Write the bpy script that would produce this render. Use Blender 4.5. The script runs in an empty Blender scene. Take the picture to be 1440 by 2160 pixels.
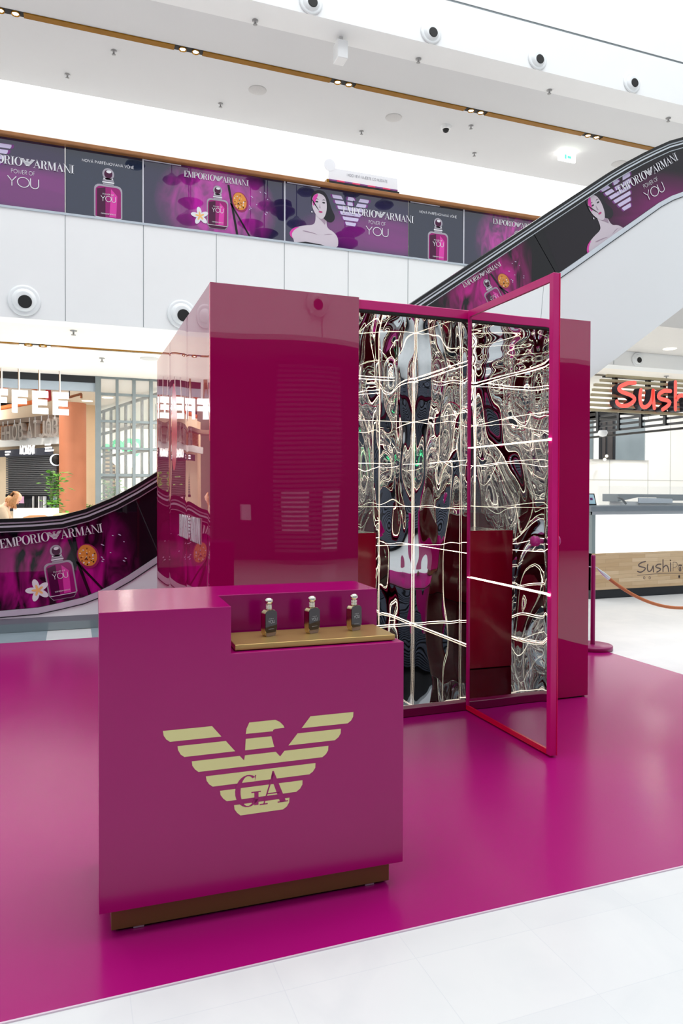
import bpy, math, random
from mathutils import Vector, Matrix
random.seed(7)
SC = bpy.context.scene
COL = SC.collection
# ------------------------------------------------------------------ camera
EYE = Vector((0.0, 0.0, 1.35))
YAW, PITCH, ROLL, FPX, PPY = 0.35691, -0.013754, 0.003172, 1529.22, 1056.44
_f = Vector((math.sin(YAW)*math.cos(PITCH), math.cos(YAW)*math.cos(PITCH), math.sin(PITCH)))
_r = Vector((math.cos(YAW), -math.sin(YAW), 0)); _u = _r.cross(_f)
RT = math.cos(ROLL)*_r + math.sin(ROLL)*_u; UP = -math.sin(ROLL)*_r + math.cos(ROLL)*_u; FW = _f
cd = bpy.data.cameras.new('camera'); cam = bpy.data.objects.new('camera', cd); COL.objects.link(cam)
cd.sensor_fit = 'HORIZONTAL'; cd.sensor_width = 36; cd.lens = 36*FPX/1440; cd.shift_y = (PPY-1080)/1440
cd.clip_start = 0.05; cd.clip_end = 200
m = Matrix((RT, UP, -FW)).transposed().to_4x4(); m.translation = EYE; cam.matrix_world = m
SC.camera = cam
# ------------------------------------------------------------------ light and exposure
SC.view_settings.view_transform = 'Standard'; SC.view_settings.look = 'None'
SC.view_settings.exposure = -0.08; SC.view_settings.gamma = 1.0
w = bpy.data.worlds.new('sky'); SC.world = w; w.use_nodes = True
w.node_tree.nodes['Background'].inputs[0].default_value = (0.93, 0.97, 1.0, 1)
w.node_tree.nodes['Background'].inputs[1].default_value = 0.85
try:
    SC.cycles.max_bounces = 24; SC.cycles.glossy_bounces = 22; SC.cycles.diffuse_bounces = 5
    SC.cycles.transmission_bounces = 8; SC.cycles.caustics_reflective = False; SC.cycles.caustics_refractive = False
    SC.cycles.sample_clamp_indirect = 6
except Exception: pass
def area(name, loc, rot, sx, sy, power, col=(1, 1, 1)):
    l = bpy.data.lights.new(name, 'AREA'); l.shape = 'RECTANGLE'; l.size = sx; l.size_y = sy; l.energy = power; l.color = col
    o = bpy.data.objects.new(name, l); COL.objects.link(o); o.location = loc; o.rotation_euler = rot; return o
PI = math.pi
area('skylight', (4, 3.5, 19), (0, 0, 0), 26, 13, 3300, (0.98, 0.99, 1.0))
area('cove_light', (5, 15.35, 9.55), (0, 0, 0), 26, 0.5, 620, (1, 1, 1))
def disc(x, y, z, power, col=(1, .93, .83), size=.26):
    o = area('fill_disc_lamp', (x, y, z), (0, 0, 0), size, size, power, col); o.data.shape = 'DISK'  # added fill lamps for food court, walkway and sushi bar, no real fittings
for x, y in ((-4, 17.5), (-1.2, 17.3), (-.6, 19.6), (-2.5, 21), (2.2, 18.5), (1.5, 22), (3.5, 25), (4, 14), (5, 17)): disc(x, y, 3.70, 44)
for x, y in ((-3.2, 12.2), (-3.6, 14.2), (2.7, 12.4), (2.9, 14.4), (4.4, 13)): disc(x, y, 3.70, 150, (1, .96, .9))
for x, y in ((9.5, 9.3), (11.5, 9.5), (10.5, 10.8), (9.2, 13.0), (13, 10)): disc(x, y, 3.70, 30, (1, .97, .93))
# ------------------------------------------------------------------ helpers
def ray(px, py): return RT*((px-720)/FPX) + UP*(-(py-PPY)/FPX) + FW
def at(px, py, Y=None, Z=None, X=None):
    """point of the place seen at (px, py) on a plane of known distance or height"""
    d = ray(px, py); t = Y/d.y if Y is not None else ((Z-EYE.z)/d.z if Z is not None else X/d.x)
    return EYE + d*t
def atp(px, py, P, N, off=0.0):
    d = ray(px, py); return EYE + d*((P+N*off-EYE).dot(N)/d.dot(N))
def lin(r, g, b):
    q = lambda c: (c/255/12.92) if c <= 10 else (((c/255)+.055)/1.055)**2.4
    return (q(r), q(g), q(b), 1)
MATS = {}
def mat(name, rgb, rough=.5, metal=0.0, ior=1.5, emis=None, es=0, trans=0, alpha=1, coat=0, spec=.5, noise=0, nscale=8, bump=0, bscale=30):
    if name in MATS: return MATS[name]
    M = bpy.data.materials.new(name); M.use_nodes = True; N = M.node_tree.nodes; L = M.node_tree.links
    b = N['Principled BSDF']; c = lin(*rgb)
    b.inputs['Base Color'].default_value = c; b.inputs['Roughness'].default_value = rough
    b.inputs['Metallic'].default_value = metal; b.inputs['IOR'].default_value = ior
    b.inputs['Transmission Weight'].default_value = trans; b.inputs['Alpha'].default_value = alpha
    b.inputs['Coat Weight'].default_value = coat; b.inputs['Specular IOR Level'].default_value = spec
    if emis: b.inputs['Emission Color'].default_value = lin(*emis); b.inputs['Emission Strength'].default_value = es
    tc = N.new('ShaderNodeTexCoord')
    if noise:
        n = N.new('ShaderNodeTexNoise'); n.inputs['Scale'].default_value = nscale; n.inputs['Detail'].default_value = 3
        L.new(tc.outputs['Object'], n.inputs['Vector'])
        mx = N.new('ShaderNodeMixRGB'); mx.inputs[1].default_value = tuple(max(0, v*(1-noise)) for v in c[:3])+(1,)
        mx.inputs[2].default_value = tuple(min(1, v*(1+noise)) for v in c[:3])+(1,)
        L.new(n.outputs['Fac'], mx.inputs[0]); L.new(mx.outputs[0], b.inputs['Base Color'])
    if bump:
        n = N.new('ShaderNodeTexNoise'); n.inputs['Scale'].default_value = bscale
        L.new(tc.outputs['Object'], n.inputs['Vector'])
        bp = N.new('ShaderNodeBump'); bp.inputs['Strength'].default_value = bump; bp.inputs['Distance'].default_value = .01
        L.new(n.outputs['Fac'], bp.inputs['Height']); L.new(bp.outputs[0], b.inputs['Normal'])
    MATS[name] = M; return M
class MB:
    """collects shapes and links them as one mesh object"""
    def __init__(s): s.v = []; s.f = []; s.m = []; s.s = []; s.mats = []
    def mi(s, M):
        if M not in s.mats: s.mats.append(M)
        return s.mats.index(M)
    def add(s, vs, fs, M, smooth=False):
        b = len(s.v); s.v += [tuple(v) for v in vs]; k = s.mi(M)
        for f in fs: s.f.append([b+i for i in f]); s.m.append(k); s.s.append(smooth)
        return s
    def poly(s, pts, M): return s.add(pts, [list(range(len(pts)))], M)
    def box(s, x0, y0, z0, x1, y1, z1, M):
        v = [(x, y, z) for z in (z0, z1) for x, y in ((x0, y0), (x1, y0), (x1, y1), (x0, y1))]
        return s.add(v, [(3, 2, 1, 0), (4, 5, 6, 7), (0, 1, 5, 4), (1, 2, 6, 5), (2, 3, 7, 6), (3, 0, 4, 7)], M)
    def rbox(s, x0, y0, z0, x1, y1, z1, M, r=.004):
        """box with chamfered edges"""
        v = []; ids = {}
        for ix, x in enumerate((x0, x1)):
            for iy, y in enumerate((y0, y1)):
                for iz, z in enumerate((z0, z1)):
                    sx, sy, sz = (1, -1)[ix], (1, -1)[iy], (1, -1)[iz]
                    for k, p in enumerate(((x, y+sy*r, z+sz*r), (x+sx*r, y, z+sz*r), (x+sx*r, y+sy*r, z))):
                        ids[(ix, iy, iz, k)] = len(v); v.append(p)
        f = []
        for ix in (0, 1): f.append([ids[(ix, a, b, 0)] for a, b in ((0, 0), (0, 1), (1, 1), (1, 0))])
        for iy in (0, 1): f.append([ids[(a, iy, b, 1)] for a, b in ((0, 0), (0, 1), (1, 1), (1, 0))])
        for iz in (0, 1): f.append([ids[(a, b, iz, 2)] for a, b in ((0, 0), (0, 1), (1, 1), (1, 0))])
        for a in (0, 1):
            for b in (0, 1):
                f.append([ids[(a, b, 0, 0)], ids[(a, b, 1, 0)], ids[(a, b, 1, 1)], ids[(a, b, 0, 1)]])
                f.append([ids[(a, 0, b, 0)], ids[(a, 1, b, 0)], ids[(a, 1, b, 2)], ids[(a, 0, b, 2)]])
                f.append([ids[(0, a, b, 1)], ids[(1, a, b, 1)], ids[(1, a, b, 2)], ids[(0, a, b, 2)]])
                for c in (0, 1): f.append([ids[(a, b, c, 0)], ids[(a, b, c, 1)], ids[(a, b, c, 2)]])
        return s.add(v, f, M)
    def prism(s, pts, d, M, M2=None):
        n = len(pts); d = Vector(d); a = [Vector(p) for p in pts]
        s.add(a+[p+d for p in a], [list(range(n)), list(range(2*n-1, n-1, -1))], M)
        return s.add(a+[p+d for p in a], [(i, i+n, (i+1) % n+n, (i+1) % n) for i in range(n)], M2 or M)
    def lathe(s, prof, c, M, n=24, axis='Z', smooth=True):
        c = Vector(c); v = []
        for r, h in prof:
            for k in range(n):
                a = 2*PI*k/n; x, y = r*math.cos(a), r*math.sin(a)
                v.append(c+Vector({'Z': (x, y, h), 'X': (h, x, y), 'Y': (x, h, y)}[axis]))
        f = [(i*n+k, i*n+(k+1) % n, (i+1)*n+(k+1) % n, (i+1)*n+k) for i in range(len(prof)-1) for k in range(n)]
        s.add(v, f, M, smooth)
        if prof[0][0] > 1e-5: s.add(v[:n], [list(range(n))], M)
        if prof[-1][0] > 1e-5: s.add(v[-n:], [list(range(n))], M)
        return s
    def tube(s, pts, r, M, n=10, smooth=True):
        pts = [Vector(p) for p in pts]; v = []; rr = r if isinstance(r, (list, tuple)) else [r]*len(pts)
        for i, p in enumerate(pts):
            t = (pts[min(i+1, len(pts)-1)]-pts[max(i-1, 0)]).normalized()
            a = t.cross(Vector((0, 0, 1)) if abs(t.z) < .95 else Vector((1, 0, 0))).normalized(); b = t.cross(a)
            for k in range(n): v.append(p+(a*math.cos(2*PI*k/n)+b*math.sin(2*PI*k/n))*rr[i])
        f = [(i*n+k, i*n+(k+1) % n, (i+1)*n+(k+1) % n, (i+1)*n+k) for i in range(len(pts)-1) for k in range(n)]
        s.add(v, f, M, smooth); s.add(v[:n], [list(range(n))], M); return s.add(v[-n:], [list(range(n))], M)
    def build(s, name, parent=None, label=None, cat=None, group=None, kind=None):
        me = bpy.data.meshes.new(name); me.from_pydata(s.v, [], s.f)
        for M in s.mats: me.materials.append(M)
        me.polygons.foreach_set('material_index', s.m); me.polygons.foreach_set('use_smooth', s.s); me.update()
        o = bpy.data.objects.new(name, me); COL.objects.link(o)
        if parent is not None: o.parent = parent
        tag(o, label, cat, group, kind); return o
def tag(o, label=None, cat=None, group=None, kind=None):
    for k, v in (('label', label), ('category', cat), ('group', group), ('kind', kind)):
        if v: o[k] = v
    return o
def thing(name, loc, label, cat, group=None, rz=0):
    o = bpy.data.objects.new(name, None); COL.objects.link(o); o.location = loc; o.rotation_euler = (0, 0, rz)
    o.empty_display_size = .1; return tag(o, label, cat, group)
class Loc(MB):
    """MB whose parts are given in world space and stored relative to their thing"""
    def __init__(s, org=(0, 0, 0)): super().__init__(); s.o = Vector(org)
    def build(s, name, parent=None, **k):
        s.v = [tuple(Vector(v)-s.o) for v in s.v]
        o = MB.build(s, name, parent, **k)
        if parent is None: o.location = s.o
        return o
def copy_tree(o, parent=None):
    c = o.copy(); COL.objects.link(c)
    if parent is not None: c.parent = parent
    for ch in list(o.children): copy_tree(ch, c)
    return c
def struct(mb, name): return mb.build(name, kind='structure')
# ------------------------------------------------------------------ lettering and flat artwork
def arc(cx, cy, rx, ry, a0, a1, n=10):
    return [(cx+rx*math.cos(math.radians(a0+(a1-a0)*i/n)), cy+ry*math.sin(math.radians(a0+(a1-a0)*i/n))) for i in range(n+1)]
SANS = {
 'A': (.8, [[(0, 0), (.4, 1), (.8, 0)], [(.13, .32), (.67, .32)]]), 'B': (.55, [[(0, 0), (0, 1)], [(0, 1), (.25, 1)]+arc(.25, .76, .22, .24, 90, -90)+[(0, .52)], [(0, .52), (.28, .52)]+arc(.28, .26, .25, .26, 90, -90)+[(0, 0)]]),
 'C': (.85, [arc(.5, .5, .5, .5, 45, 315, 14)]), 'D': (.75, [[(0, 0), (0, 1), (.25, 1)]+arc(.25, .5, .5, .5, 90, -90)+[(0, 0)]]),
 'E': (.5, [[(.5, 1), (0, 1), (0, 0), (.5, 0)], [(0, .5), (.45, .5)]]), 'F': (.5, [[(.5, 1), (0, 1), (0, 0)], [(0, .5), (.42, .5)]]),
 'G': (.95, [arc(.5, .5, .5, .5, 45, 360, 14)+[(.55, .5)]]), 'H': (.7, [[(0, 0), (0, 1)], [(.7, 0), (.7, 1)], [(0, .5), (.7, .5)]]), 'I': (0.05, [[(0, 0), (0, 1)]]),
 'J': (.4, [[(.4, 1), (.4, .25)]+arc(.2, .25, .2, .25, 0, -160)]), 'K': (.6, [[(0, 0), (0, 1)], [(.58, 1), (0, .45)], [(.15, .58), (.62, 0)]]), 'L': (.45, [[(0, 1), (0, 0), (.45, 0)]]),
 'M': (.9, [[(0, 0), (.1, 1), (.45, .1), (.8, 1), (.9, 0)]]), 'N': (.72, [[(0, 0), (0, 1), (.72, 0), (.72, 1)]]), 'O': (1., [arc(.5, .5, .5, .5, 0, 360, 24)]),
 'P': (.52, [[(0, 0), (0, 1), (.26, 1)]+arc(.26, .74, .25, .26, 90, -90)+[(0, .48)]]), 'R': (.55, [[(0, 0), (0, 1), (.26, 1)]+arc(.26, .74, .25, .26, 90, -90)+[(0, .48)], [(.22, .48), (.55, 0)]]),
 'S': (.5, [arc(.27, .74, .22, .26, 30, 250, 8)+arc(.25, .26, .25, .27, 80, -150, 8)]), 'T': (.6, [[(0, 1), (.6, 1)], [(.3, 1), (.3, 0)]]),
 'U': (.68, [[(0, 1), (0, .34)]+arc(.34, .34, .34, .34, 180, 360, 12)+[(.68, 1)]]), 'V': (.72, [[(0, 1), (.36, 0), (.72, 1)]]), 'W': (1.1, [[(0, 1), (.28, 0), (.55, .9), (.82, 0), (1.1, 1)]]),
 'Y': (.72, [[(0, 1), (.36, .5), (.72, 1)], [(.36, .5), (.36, 0)]]), 'Z': (.6, [[(0, 1), (.6, 1), (0, 0), (.6, 0)]]), '!': (.05, [[(0, .3), (0, 1)], [(0, 0), (0, .08)]]), ',': (.1, [[(.05, .05), (0, -.15)]])}
for a, b, ac in (('Á', 'A', [(.38, 1.1), (.5, 1.28)]), ('É', 'E', [(.2, 1.1), (.35, 1.28)]), ('Í', 'I', [(-.03, 1.1), (.1, 1.28)]), ('Ě', 'E', [(.1, 1.28), (.25, 1.1), (.4, 1.28)]), ('Ž', 'Z', [(.15, 1.28), (.3, 1.1), (.45, 1.28)])):
    SANS[a] = (SANS[b][0], SANS[b][1]+[ac])
SANS['Ů'] = (.68, SANS['U'][1]+[arc(.34, 1.2, .1, .1, 0, 360, 10)])
def ribbon(pts, w):
    """closed outline strips (quads) of a polyline with width w"""
    q = []; n = len(pts); L = []; R = []
    closed = (abs(pts[0][0]-pts[-1][0])+abs(pts[0][1]-pts[-1][1])) < 1e-4 and n > 3
    for i, p in enumerate(pts):
        a = pts[i-1] if i > 0 else (pts[-2] if closed else p); b = pts[i+1] if i < n-1 else (pts[1] if closed else p)
        d1 = Vector((p[0]-a[0], p[1]-a[1])); d2 = Vector((b[0]-p[0], b[1]-p[1]))
        if d1.length < 1e-7: d1 = d2
        if d2.length < 1e-7: d2 = d1
        d1.normalize(); d2.normalize(); t = d1+d2
        if t.length < .3: t = d2.copy()
        t.normalize(); nn = Vector((-t.y, t.x)); k = min(1.6, 1/max(.4, nn.dot(Vector((-d1.y, d1.x)))))
        L.append((p[0]+nn.x*w/2*k, p[1]+nn.y*w/2*k)); R.append((p[0]-nn.x*w/2*k, p[1]-nn.y*w/2*k))
    return [[L[i], L[i+1], R[i+1], R[i]] for i in range(n-1)]
def sans(text, w=.09, gap=.22):
    """polygons of a line of sans letters, cap height 1, starting at u=0; returns polys, width"""
    x = 0; out = []
    for ch in text:
        if ch == ' ': x += .45; continue
        adv, st = SANS[ch]
        for pl in st: out += ribbon([(x+a, b) for a, b in pl], w)
        x += adv+gap
    return out, x-gap
def ring(cx, cy, rx, ry, ix, iy, a0=0, a1=360, n=24):
    o = arc(cx, cy, rx, ry, a0, a1, n); i = arc(cx, cy, ix, iy, a0, a1, n)
    return [[o[k], o[k+1], i[k+1], i[k]] for k in range(n)]
def rc(x0, y0, x1, y1): return [(x0, y0), (x1, y0), (x1, y1), (x0, y1)]
h = .035
SERIF = {
 'E': (.68, [rc(.08, 0, .24, 1), rc(0, 0, .6, h), rc(0, 1-h, .58, 1), rc(.24, .49, .44, .49+h), [(.6, 0), (.62, .3), (.45, h)], [(.58, 1), (.58, .74), (.44, 1-h)], [(.44, .36), (.44, .66), (.38, .51)]]),
 'M': (1.0, [rc(.1, 0, .1+h, 1), rc(0, 0, .24, h), [(0, 1), (.25, 1), (.53, .12), (.47, 0), (.45, 0)], [(.47, 0), (.5, .05), (.76, 1), (.72, 1)], rc(.72, 0, .88, 1), rc(.64, 0, .97, h), rc(.72, 1-h, .97, 1)]),
 'P': (.7, [rc(.08, 0, .24, 1), rc(0, 0, .34, h), rc(0, 1-h, .36, 1), rc(.24, .44, .36, .44+h)]+ring(.34, .72, .32, .28, .15, .25, -90, 90, 12)),
 'O': (.88, ring(.42, .5, .42, .51, .23, .475)),
 'R': (.8, [rc(.08, 0, .24, 1), rc(0, 0, .34, h), rc(0, 1-h, .36, 1), rc(.24, .48, .36, .48+h), [(.36, .5), (.5, .48), (.62, .1), (.68, .03), (.78, .05), (.78, .0), (.58, -.01), (.47, .1), (.42, .4)]]+ring(.34, .74, .3, .26, .14, .23, -90, 90, 12)),
 'I': (.42, [rc(.1, 0, .26, 1), rc(0, 0, .36, h), rc(0, 1-h, .36, 1)]),
 'A': (.86, [[(.1, 0), (.135, 0), (.42, .88), (.4, 1)], [(.38, 1), (.42, 1), (.8, 0), (.62, 0), (.34, .82)], rc(.2, .3, .6, .3+h), rc(0, 0, .24, h), rc(.54, 0, .86, h)]),
 'N': (.9, [rc(.1, 0, .1+h, 1), rc(0, 0, .24, h), [(0, 1), (.2, 1), (.76, .08), (.76, 0), (.7, 0), (.1, .92)], rc(.74, 0, .74+h, 1), rc(.64, 1-h, .88, 1)]),
 'G': (.9, ring(.45, .5, .43, .51, .25, .475, 55, 325, 20)+[rc(.66, .02, .8, .45), rc(.56, .42, .88, .42+h), [(.68, .78), (.72, .98), (.68, .98)]])}
EAGLE = [[(.1844, .6192), (.3332, .6189), (.3619, .5837), (.2055, .5841), (.1943, .5927), (.1867, .6051)],
 [(.2282, .5681), (.3761, .568), (.4052, .5328), (.2487, .5327), (.2373, .5415), (.2295, .5564)],
 [(.4387, .5837), (.4411, .5998), (.4498, .6185), (.5339, .6189), (.5488, .6106), (.5603, .5982), (.5638, .5906), (.5325, .5899), (.5271, .587), (.5261, .5832)],
 [(.4387, .568), (.5212, .5675), (.5306, .5323), (.4369, .5321)],
 [(.6506, .6187), (.7982, .6187), (.7972, .6034), (.7903, .5915), (.7782, .5832), (.6212, .5832)],
 [(.6075, .5675), (.755, .5675), (.754, .5526), (.7467, .5409), (.7341, .532), (.5774, .532)],
 [(.2711, .5164), (.4196, .5162), (.4335, .5004), (.4364, .5161), (.5356, .516), (.55, .4995), (.564, .516), (.7118, .5159), (.7108, .5014), (.703, .4893), (.6911, .481), (.2914, .4813), (.2808, .4906), (.273, .5023)],
 [(.3142, .4647), (.668, .4644), (.667, .4489), (.6593, .4379), (.6475, .4302), (.3352, .4302), (.324, .4391), (.3165, .4509)],
 [(.3578, .4138), (.6241, .4136), (.6237, .3999), (.6161, .3876), (.6035, .3789), (.3792, .3787), (.3682, .3878), (.3597, .4003)],
 [(.402, .3628), (.5808, .3625), (.5799, .3482), (.5724, .336), (.5599, .3279), (.4222, .3278), (.4116, .3375), (.4035, .3496)]]
EAGLE_N = [[((x-.4913)/.6138, (y-.3278)/.6138) for x, y in p] for p in EAGLE]   # width 1, foot at 0
def serif_line(word):
    x = 0; out = []
    for ch in word:
        adv, ps = SERIF[ch]; out += [[(x+a, b) for a, b in p] for p in ps]; x += adv*.93
    return out, x
def brand():
    """EMPORIO (eagle) ARMANI, total width 1, centred, baseline 0"""
    a, wa = serif_line('EMPORIO'); b, wb = serif_line('ARMANI'); e = 1.55
    tot = wa+wb+e*.78; k = 1/tot
    out = [[(x*k-.5, y*k) for x, y in p] for p in a]
    cx = (wa+e*.37)*k-.5
    out += [[(x*e*k+cx, (y*e*1.1+.12)*k) for x, y in p] for p in EAGLE_N]
    out += [[((x+wa+e*.76)*k-.5, y*k) for x, y in p] for p in b]
    return out
BRAND = brand()
class Art:
    """flat print on a vertical plane Y = const: local (u, v) at angle a and scale s about (ox, oz)"""
    def __init__(s, mb, Y, ox, oz, sc=1, a=0): s.mb = mb; s.Y = Y; s.ox = ox; s.oz = oz; s.sc = sc; s.c = math.cos(a)*sc; s.n = math.sin(a)*sc
    def P(s, u, v, l): return (s.ox+u*s.c-v*s.n, s.Y-.0012*l, s.oz+u*s.n+v*s.c)
    def poly(s, pts, M, l=1, clip=None):
        s.mb.poly([s.P(u, v, l) for u, v in pts], M); return s
    def polys(s, ps, M, l=1, dx=0, dy=0, k=1, ky=None):
        ky = k if ky is None else ky
        for p in ps: s.poly([(dx+x*k, dy+y*ky) for x, y in p], M, l)
        return s
def ell(cx, cy, rx, ry, n=20, t=0):
    c, s_ = math.cos(t), math.sin(t)
    return [(cx+rx*math.cos(2*PI*i/n)*c-ry*math.sin(2*PI*i/n)*s_, cy+rx*math.cos(2*PI*i/n)*s_+ry*math.sin(2*PI*i/n)*c) for i in range(n)]
def ink(name, rgb, ior=1.5): return mat('print_'+name, rgb, rough=.08, ior=ior)
I_W = ink('white', (225, 226, 232)); I_K = ink('black', (16, 12, 20)); I_M = ink('magenta', (150, 20, 110)); I_P = ink('pink', (215, 60, 165)); I_D = ink('plum', (70, 8, 55))
I_S = ink('silver', (165, 160, 172)); I_SK = ink('skin', (205, 195, 205)); I_SH = ink('skin_shade', (160, 140, 158)); I_HA = ink('hair', (26, 24, 34)); I_L = ink('lilac', (205, 195, 228)); I_H = ink('halo', (120, 50, 130))
I_F = ink('fruit', (215, 140, 60)); I_FR = ink('fruit_rim', (150, 40, 90)); I_Y = ink('petal_yellow', (240, 190, 120)); I_LI = ink('lip', (180, 60, 120)); I_SE = ink('seed', (110, 60, 30)); I_O = ink('pulp', (235, 185, 90))
def silk(name, base, glow, cx, cz, rx, rz, ior=1.5, Y=0, stretch=6, rot=.6, mixw=1.0, sharp=1.0):
    """dark printed ground with a soft magenta silk glow about (cx, cz)"""
    M = bpy.data.materials.new(name); M.use_nodes = True; N = M.node_tree.nodes; L = M.node_tree.links; b = N['Principled BSDF']
    b.inputs['Roughness'].default_value = .012; b.inputs['IOR'].default_value = ior
    g = N.new('ShaderNodeNewGeometry'); mp = N.new('ShaderNodeMapping'); mp.vector_type = 'TEXTURE'
    mp.inputs['Location'].default_value = (cx, Y, cz); mp.inputs['Scale'].default_value = (rx, 50, rz)
    L.new(g.outputs['Position'], mp.inputs[0])
    gr = N.new('ShaderNodeTexGradient'); gr.gradient_type = 'SPHERICAL'; L.new(mp.outputs[0], gr.inputs[0])
    m2 = N.new('ShaderNodeMapping'); m2.inputs['Rotation'].default_value = (0, rot, 0); m2.inputs['Scale'].default_value = (stretch, 0, 1.6)
    L.new(g.outputs['Position'], m2.inputs[0])
    n = N.new('ShaderNodeTexNoise'); n.inputs['Scale'].default_value = 1.6; n.inputs['Detail'].default_value = 2.5; n.inputs['Distortion'].default_value = 1.2
    L.new(m2.outputs[0], n.inputs['Vector'])
    r1 = N.new('ShaderNodeMapRange'); r1.inputs[1].default_value = .38; r1.inputs[2].default_value = .66; L.new(n.outputs['Fac'], r1.inputs[0])
    r2 = N.new('ShaderNodeMapRange'); r2.inputs[1].default_value = 0; r2.inputs[2].default_value = .5*sharp; L.new(gr.outputs['Fac'], r2.inputs[0])
    mu = N.new('ShaderNodeMath'); mu.operation = 'MULTIPLY'; L.new(r1.outputs[0], mu.inputs[0]); L.new(r2.outputs[0], mu.inputs[1])
    if mixw < 1:
        ml = N.new('ShaderNodeMath'); ml.operation = 'MULTIPLY_ADD'; L.new(r2.outputs[0], ml.inputs[0]); ml.inputs[1].default_value = 1-mixw
        m3 = N.new('ShaderNodeMath'); m3.operation = 'MULTIPLY'; m3.inputs[1].default_value = mixw; L.new(mu.outputs[0], m3.inputs[0]); L.new(m3.outputs[0], ml.inputs[2]); mu = ml
    mx = N.new('ShaderNodeMixRGB'); mx.inputs[1].default_value = lin(*base); mx.inputs[2].default_value = lin(*glow)
    L.new(mu.outputs[0], mx.inputs[0]); L.new(mx.outputs[0], b.inputs['Base Color']); return M
def bottle_art(A, cx, y0, H, l=3):
    """perfume bottle print: height H, base at y0"""
    def q(pts): return [(cx+x*H, y0+y*H) for x, y in pts]
    w_ = .25
    body = [(-w_*.72, 0), (w_*.72, 0), (w_, .1), (w_, .58)]+[(w_-.09+.09*math.cos(t), .6+.09*math.sin(t)) for t in (0.3, .8, 1.2, PI/2)]+[(-w_+.09+.09*math.cos(t), .6+.09*math.sin(t)) for t in (PI/2, 1.9, 2.4, 2.8)]+[(-w_, .58), (-w_, .1)]
    A.poly(q(body), I_S, l)
    k = .9; inner = [(x*k, .09+(y-.09)*.94 if y > .09 else .085+y*.15) for x, y in body]
    A.poly(q(inner), I_M, l+1)
    A.poly(q([(-.2, .09), (-.05, .09), (-.05, .64), (-.2, .6)]), I_D, l+2)
    A.poly(q([(.02, .1), (.14, .1), (.16, .5), (.05, .62)]), I_P, l+2)
    A.poly(q([(-w_*.68, .01), (w_*.68, .01), (w_*.9, .075), (-w_*.9, .075)]), I_D, l+2)
    A.poly(q([(-.22, .075), (.22, .075), (.22, .085), (-.22, .085)]), I_W, l+3)
    for i, (ww, zz) in enumerate(((.095, .70), (.105, .735), (.095, .77), (.085, .8))): A.poly(q(rc(-ww, zz-.012, ww, zz+.014)), (I_S, I_W)[i % 2], l+2)
    A.polys([q(p) for p in ring(0, .89, .105, .11, .072, .08, n=18)], I_S, l+2)
    A.poly(q(ell(0, .89, .073, .081)), I_D, l+2); A.poly(q(ell(.01, .935, .045, .028)), I_W, l+3)
    t, tw = sans('YOU', .09, .12); A.polys([q([((x/tw-.5)*.26, .38+y*.1) for x, y in p]) for p in t], I_W, l+4)
    t, tw = sans('POWER OF', .12, .2); A.polys([q([((x/tw-.5)*.2, .5+y*.025) for x, y in p]) for p in t], I_W, l+4)
    A.polys([q([(x*.26, .14+y*.26) for x, y in p]) for p in BRAND], I_W, l+4)
def spray_art(A, k=1.0, dark=False):
    """brand line with bottle, passion fruit and flower; local unit = width of the brand line"""
    A.polys(BRAND, I_W, 8)
    for x0, y0, x1, y1, w0 in ((.16, -.02, .3, -.9, .035), (.2, -.3, .5, -.9, .03)):
        A.poly([(x0*k, y0*k), ((x0+w0)*k, y0*k), ((x1+w0)*k, y1*k*.86), (x1*k, y1*k*.86)], I_K, 2)
    A.poly(ell(.36*k, -.26*k, .125*k, .155*k, 24, .25), I_FR, 3); A.poly(ell(.355*k, -.25*k, .105*k, .135*k, 24, .25), I_F, 4)
    rr = random.Random(3)
    for i in range(34):
        t, r = rr.random()*6.28, rr.random()**.5
        A.poly(ell((.355+.09*r*math.cos(t))*k, (-.25+.115*r*math.sin(t))*k, .011*k, .008*k, 6, t), (I_SE, I_O, I_W)[i % 3 if i % 7 else 0], 5)
    bottle_art(A, .01*k, -.72*k, .66*k, 3)
    for i in range(5):
        t = math.radians(90+72*i+10); cx, cy = -.26*k, -.56*k
        A.poly(ell(cx+.07*k*math.cos(t), cy+.07*k*math.sin(t), .068*k, .036*k, 14, t), I_W, 8+.15*i)
        A.poly(ell(cx+.035*k*math.cos(t), cy+.035*k*math.sin(t), .035*k, .014*k, 10, t), I_Y, 9+.15*i)
    for i in range(10):
        u, v = .5+rr.random()*.3, -.05-rr.random()*.35
        A.poly(ell(u*k, v*k, (.008+.02*rr.random())*k, .006*k, 8, -.6), I_L, 4)
def soft(pts, n=2):
    for _ in range(n): pts = [q for a, c in zip(pts, pts[1:]+pts[:1]) for q in ((a[0]*.75+c[0]*.25, a[1]*.75+c[1]*.25), (a[0]*.25+c[0]*.75, a[1]*.25+c[1]*.75))]
    return pts
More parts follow.
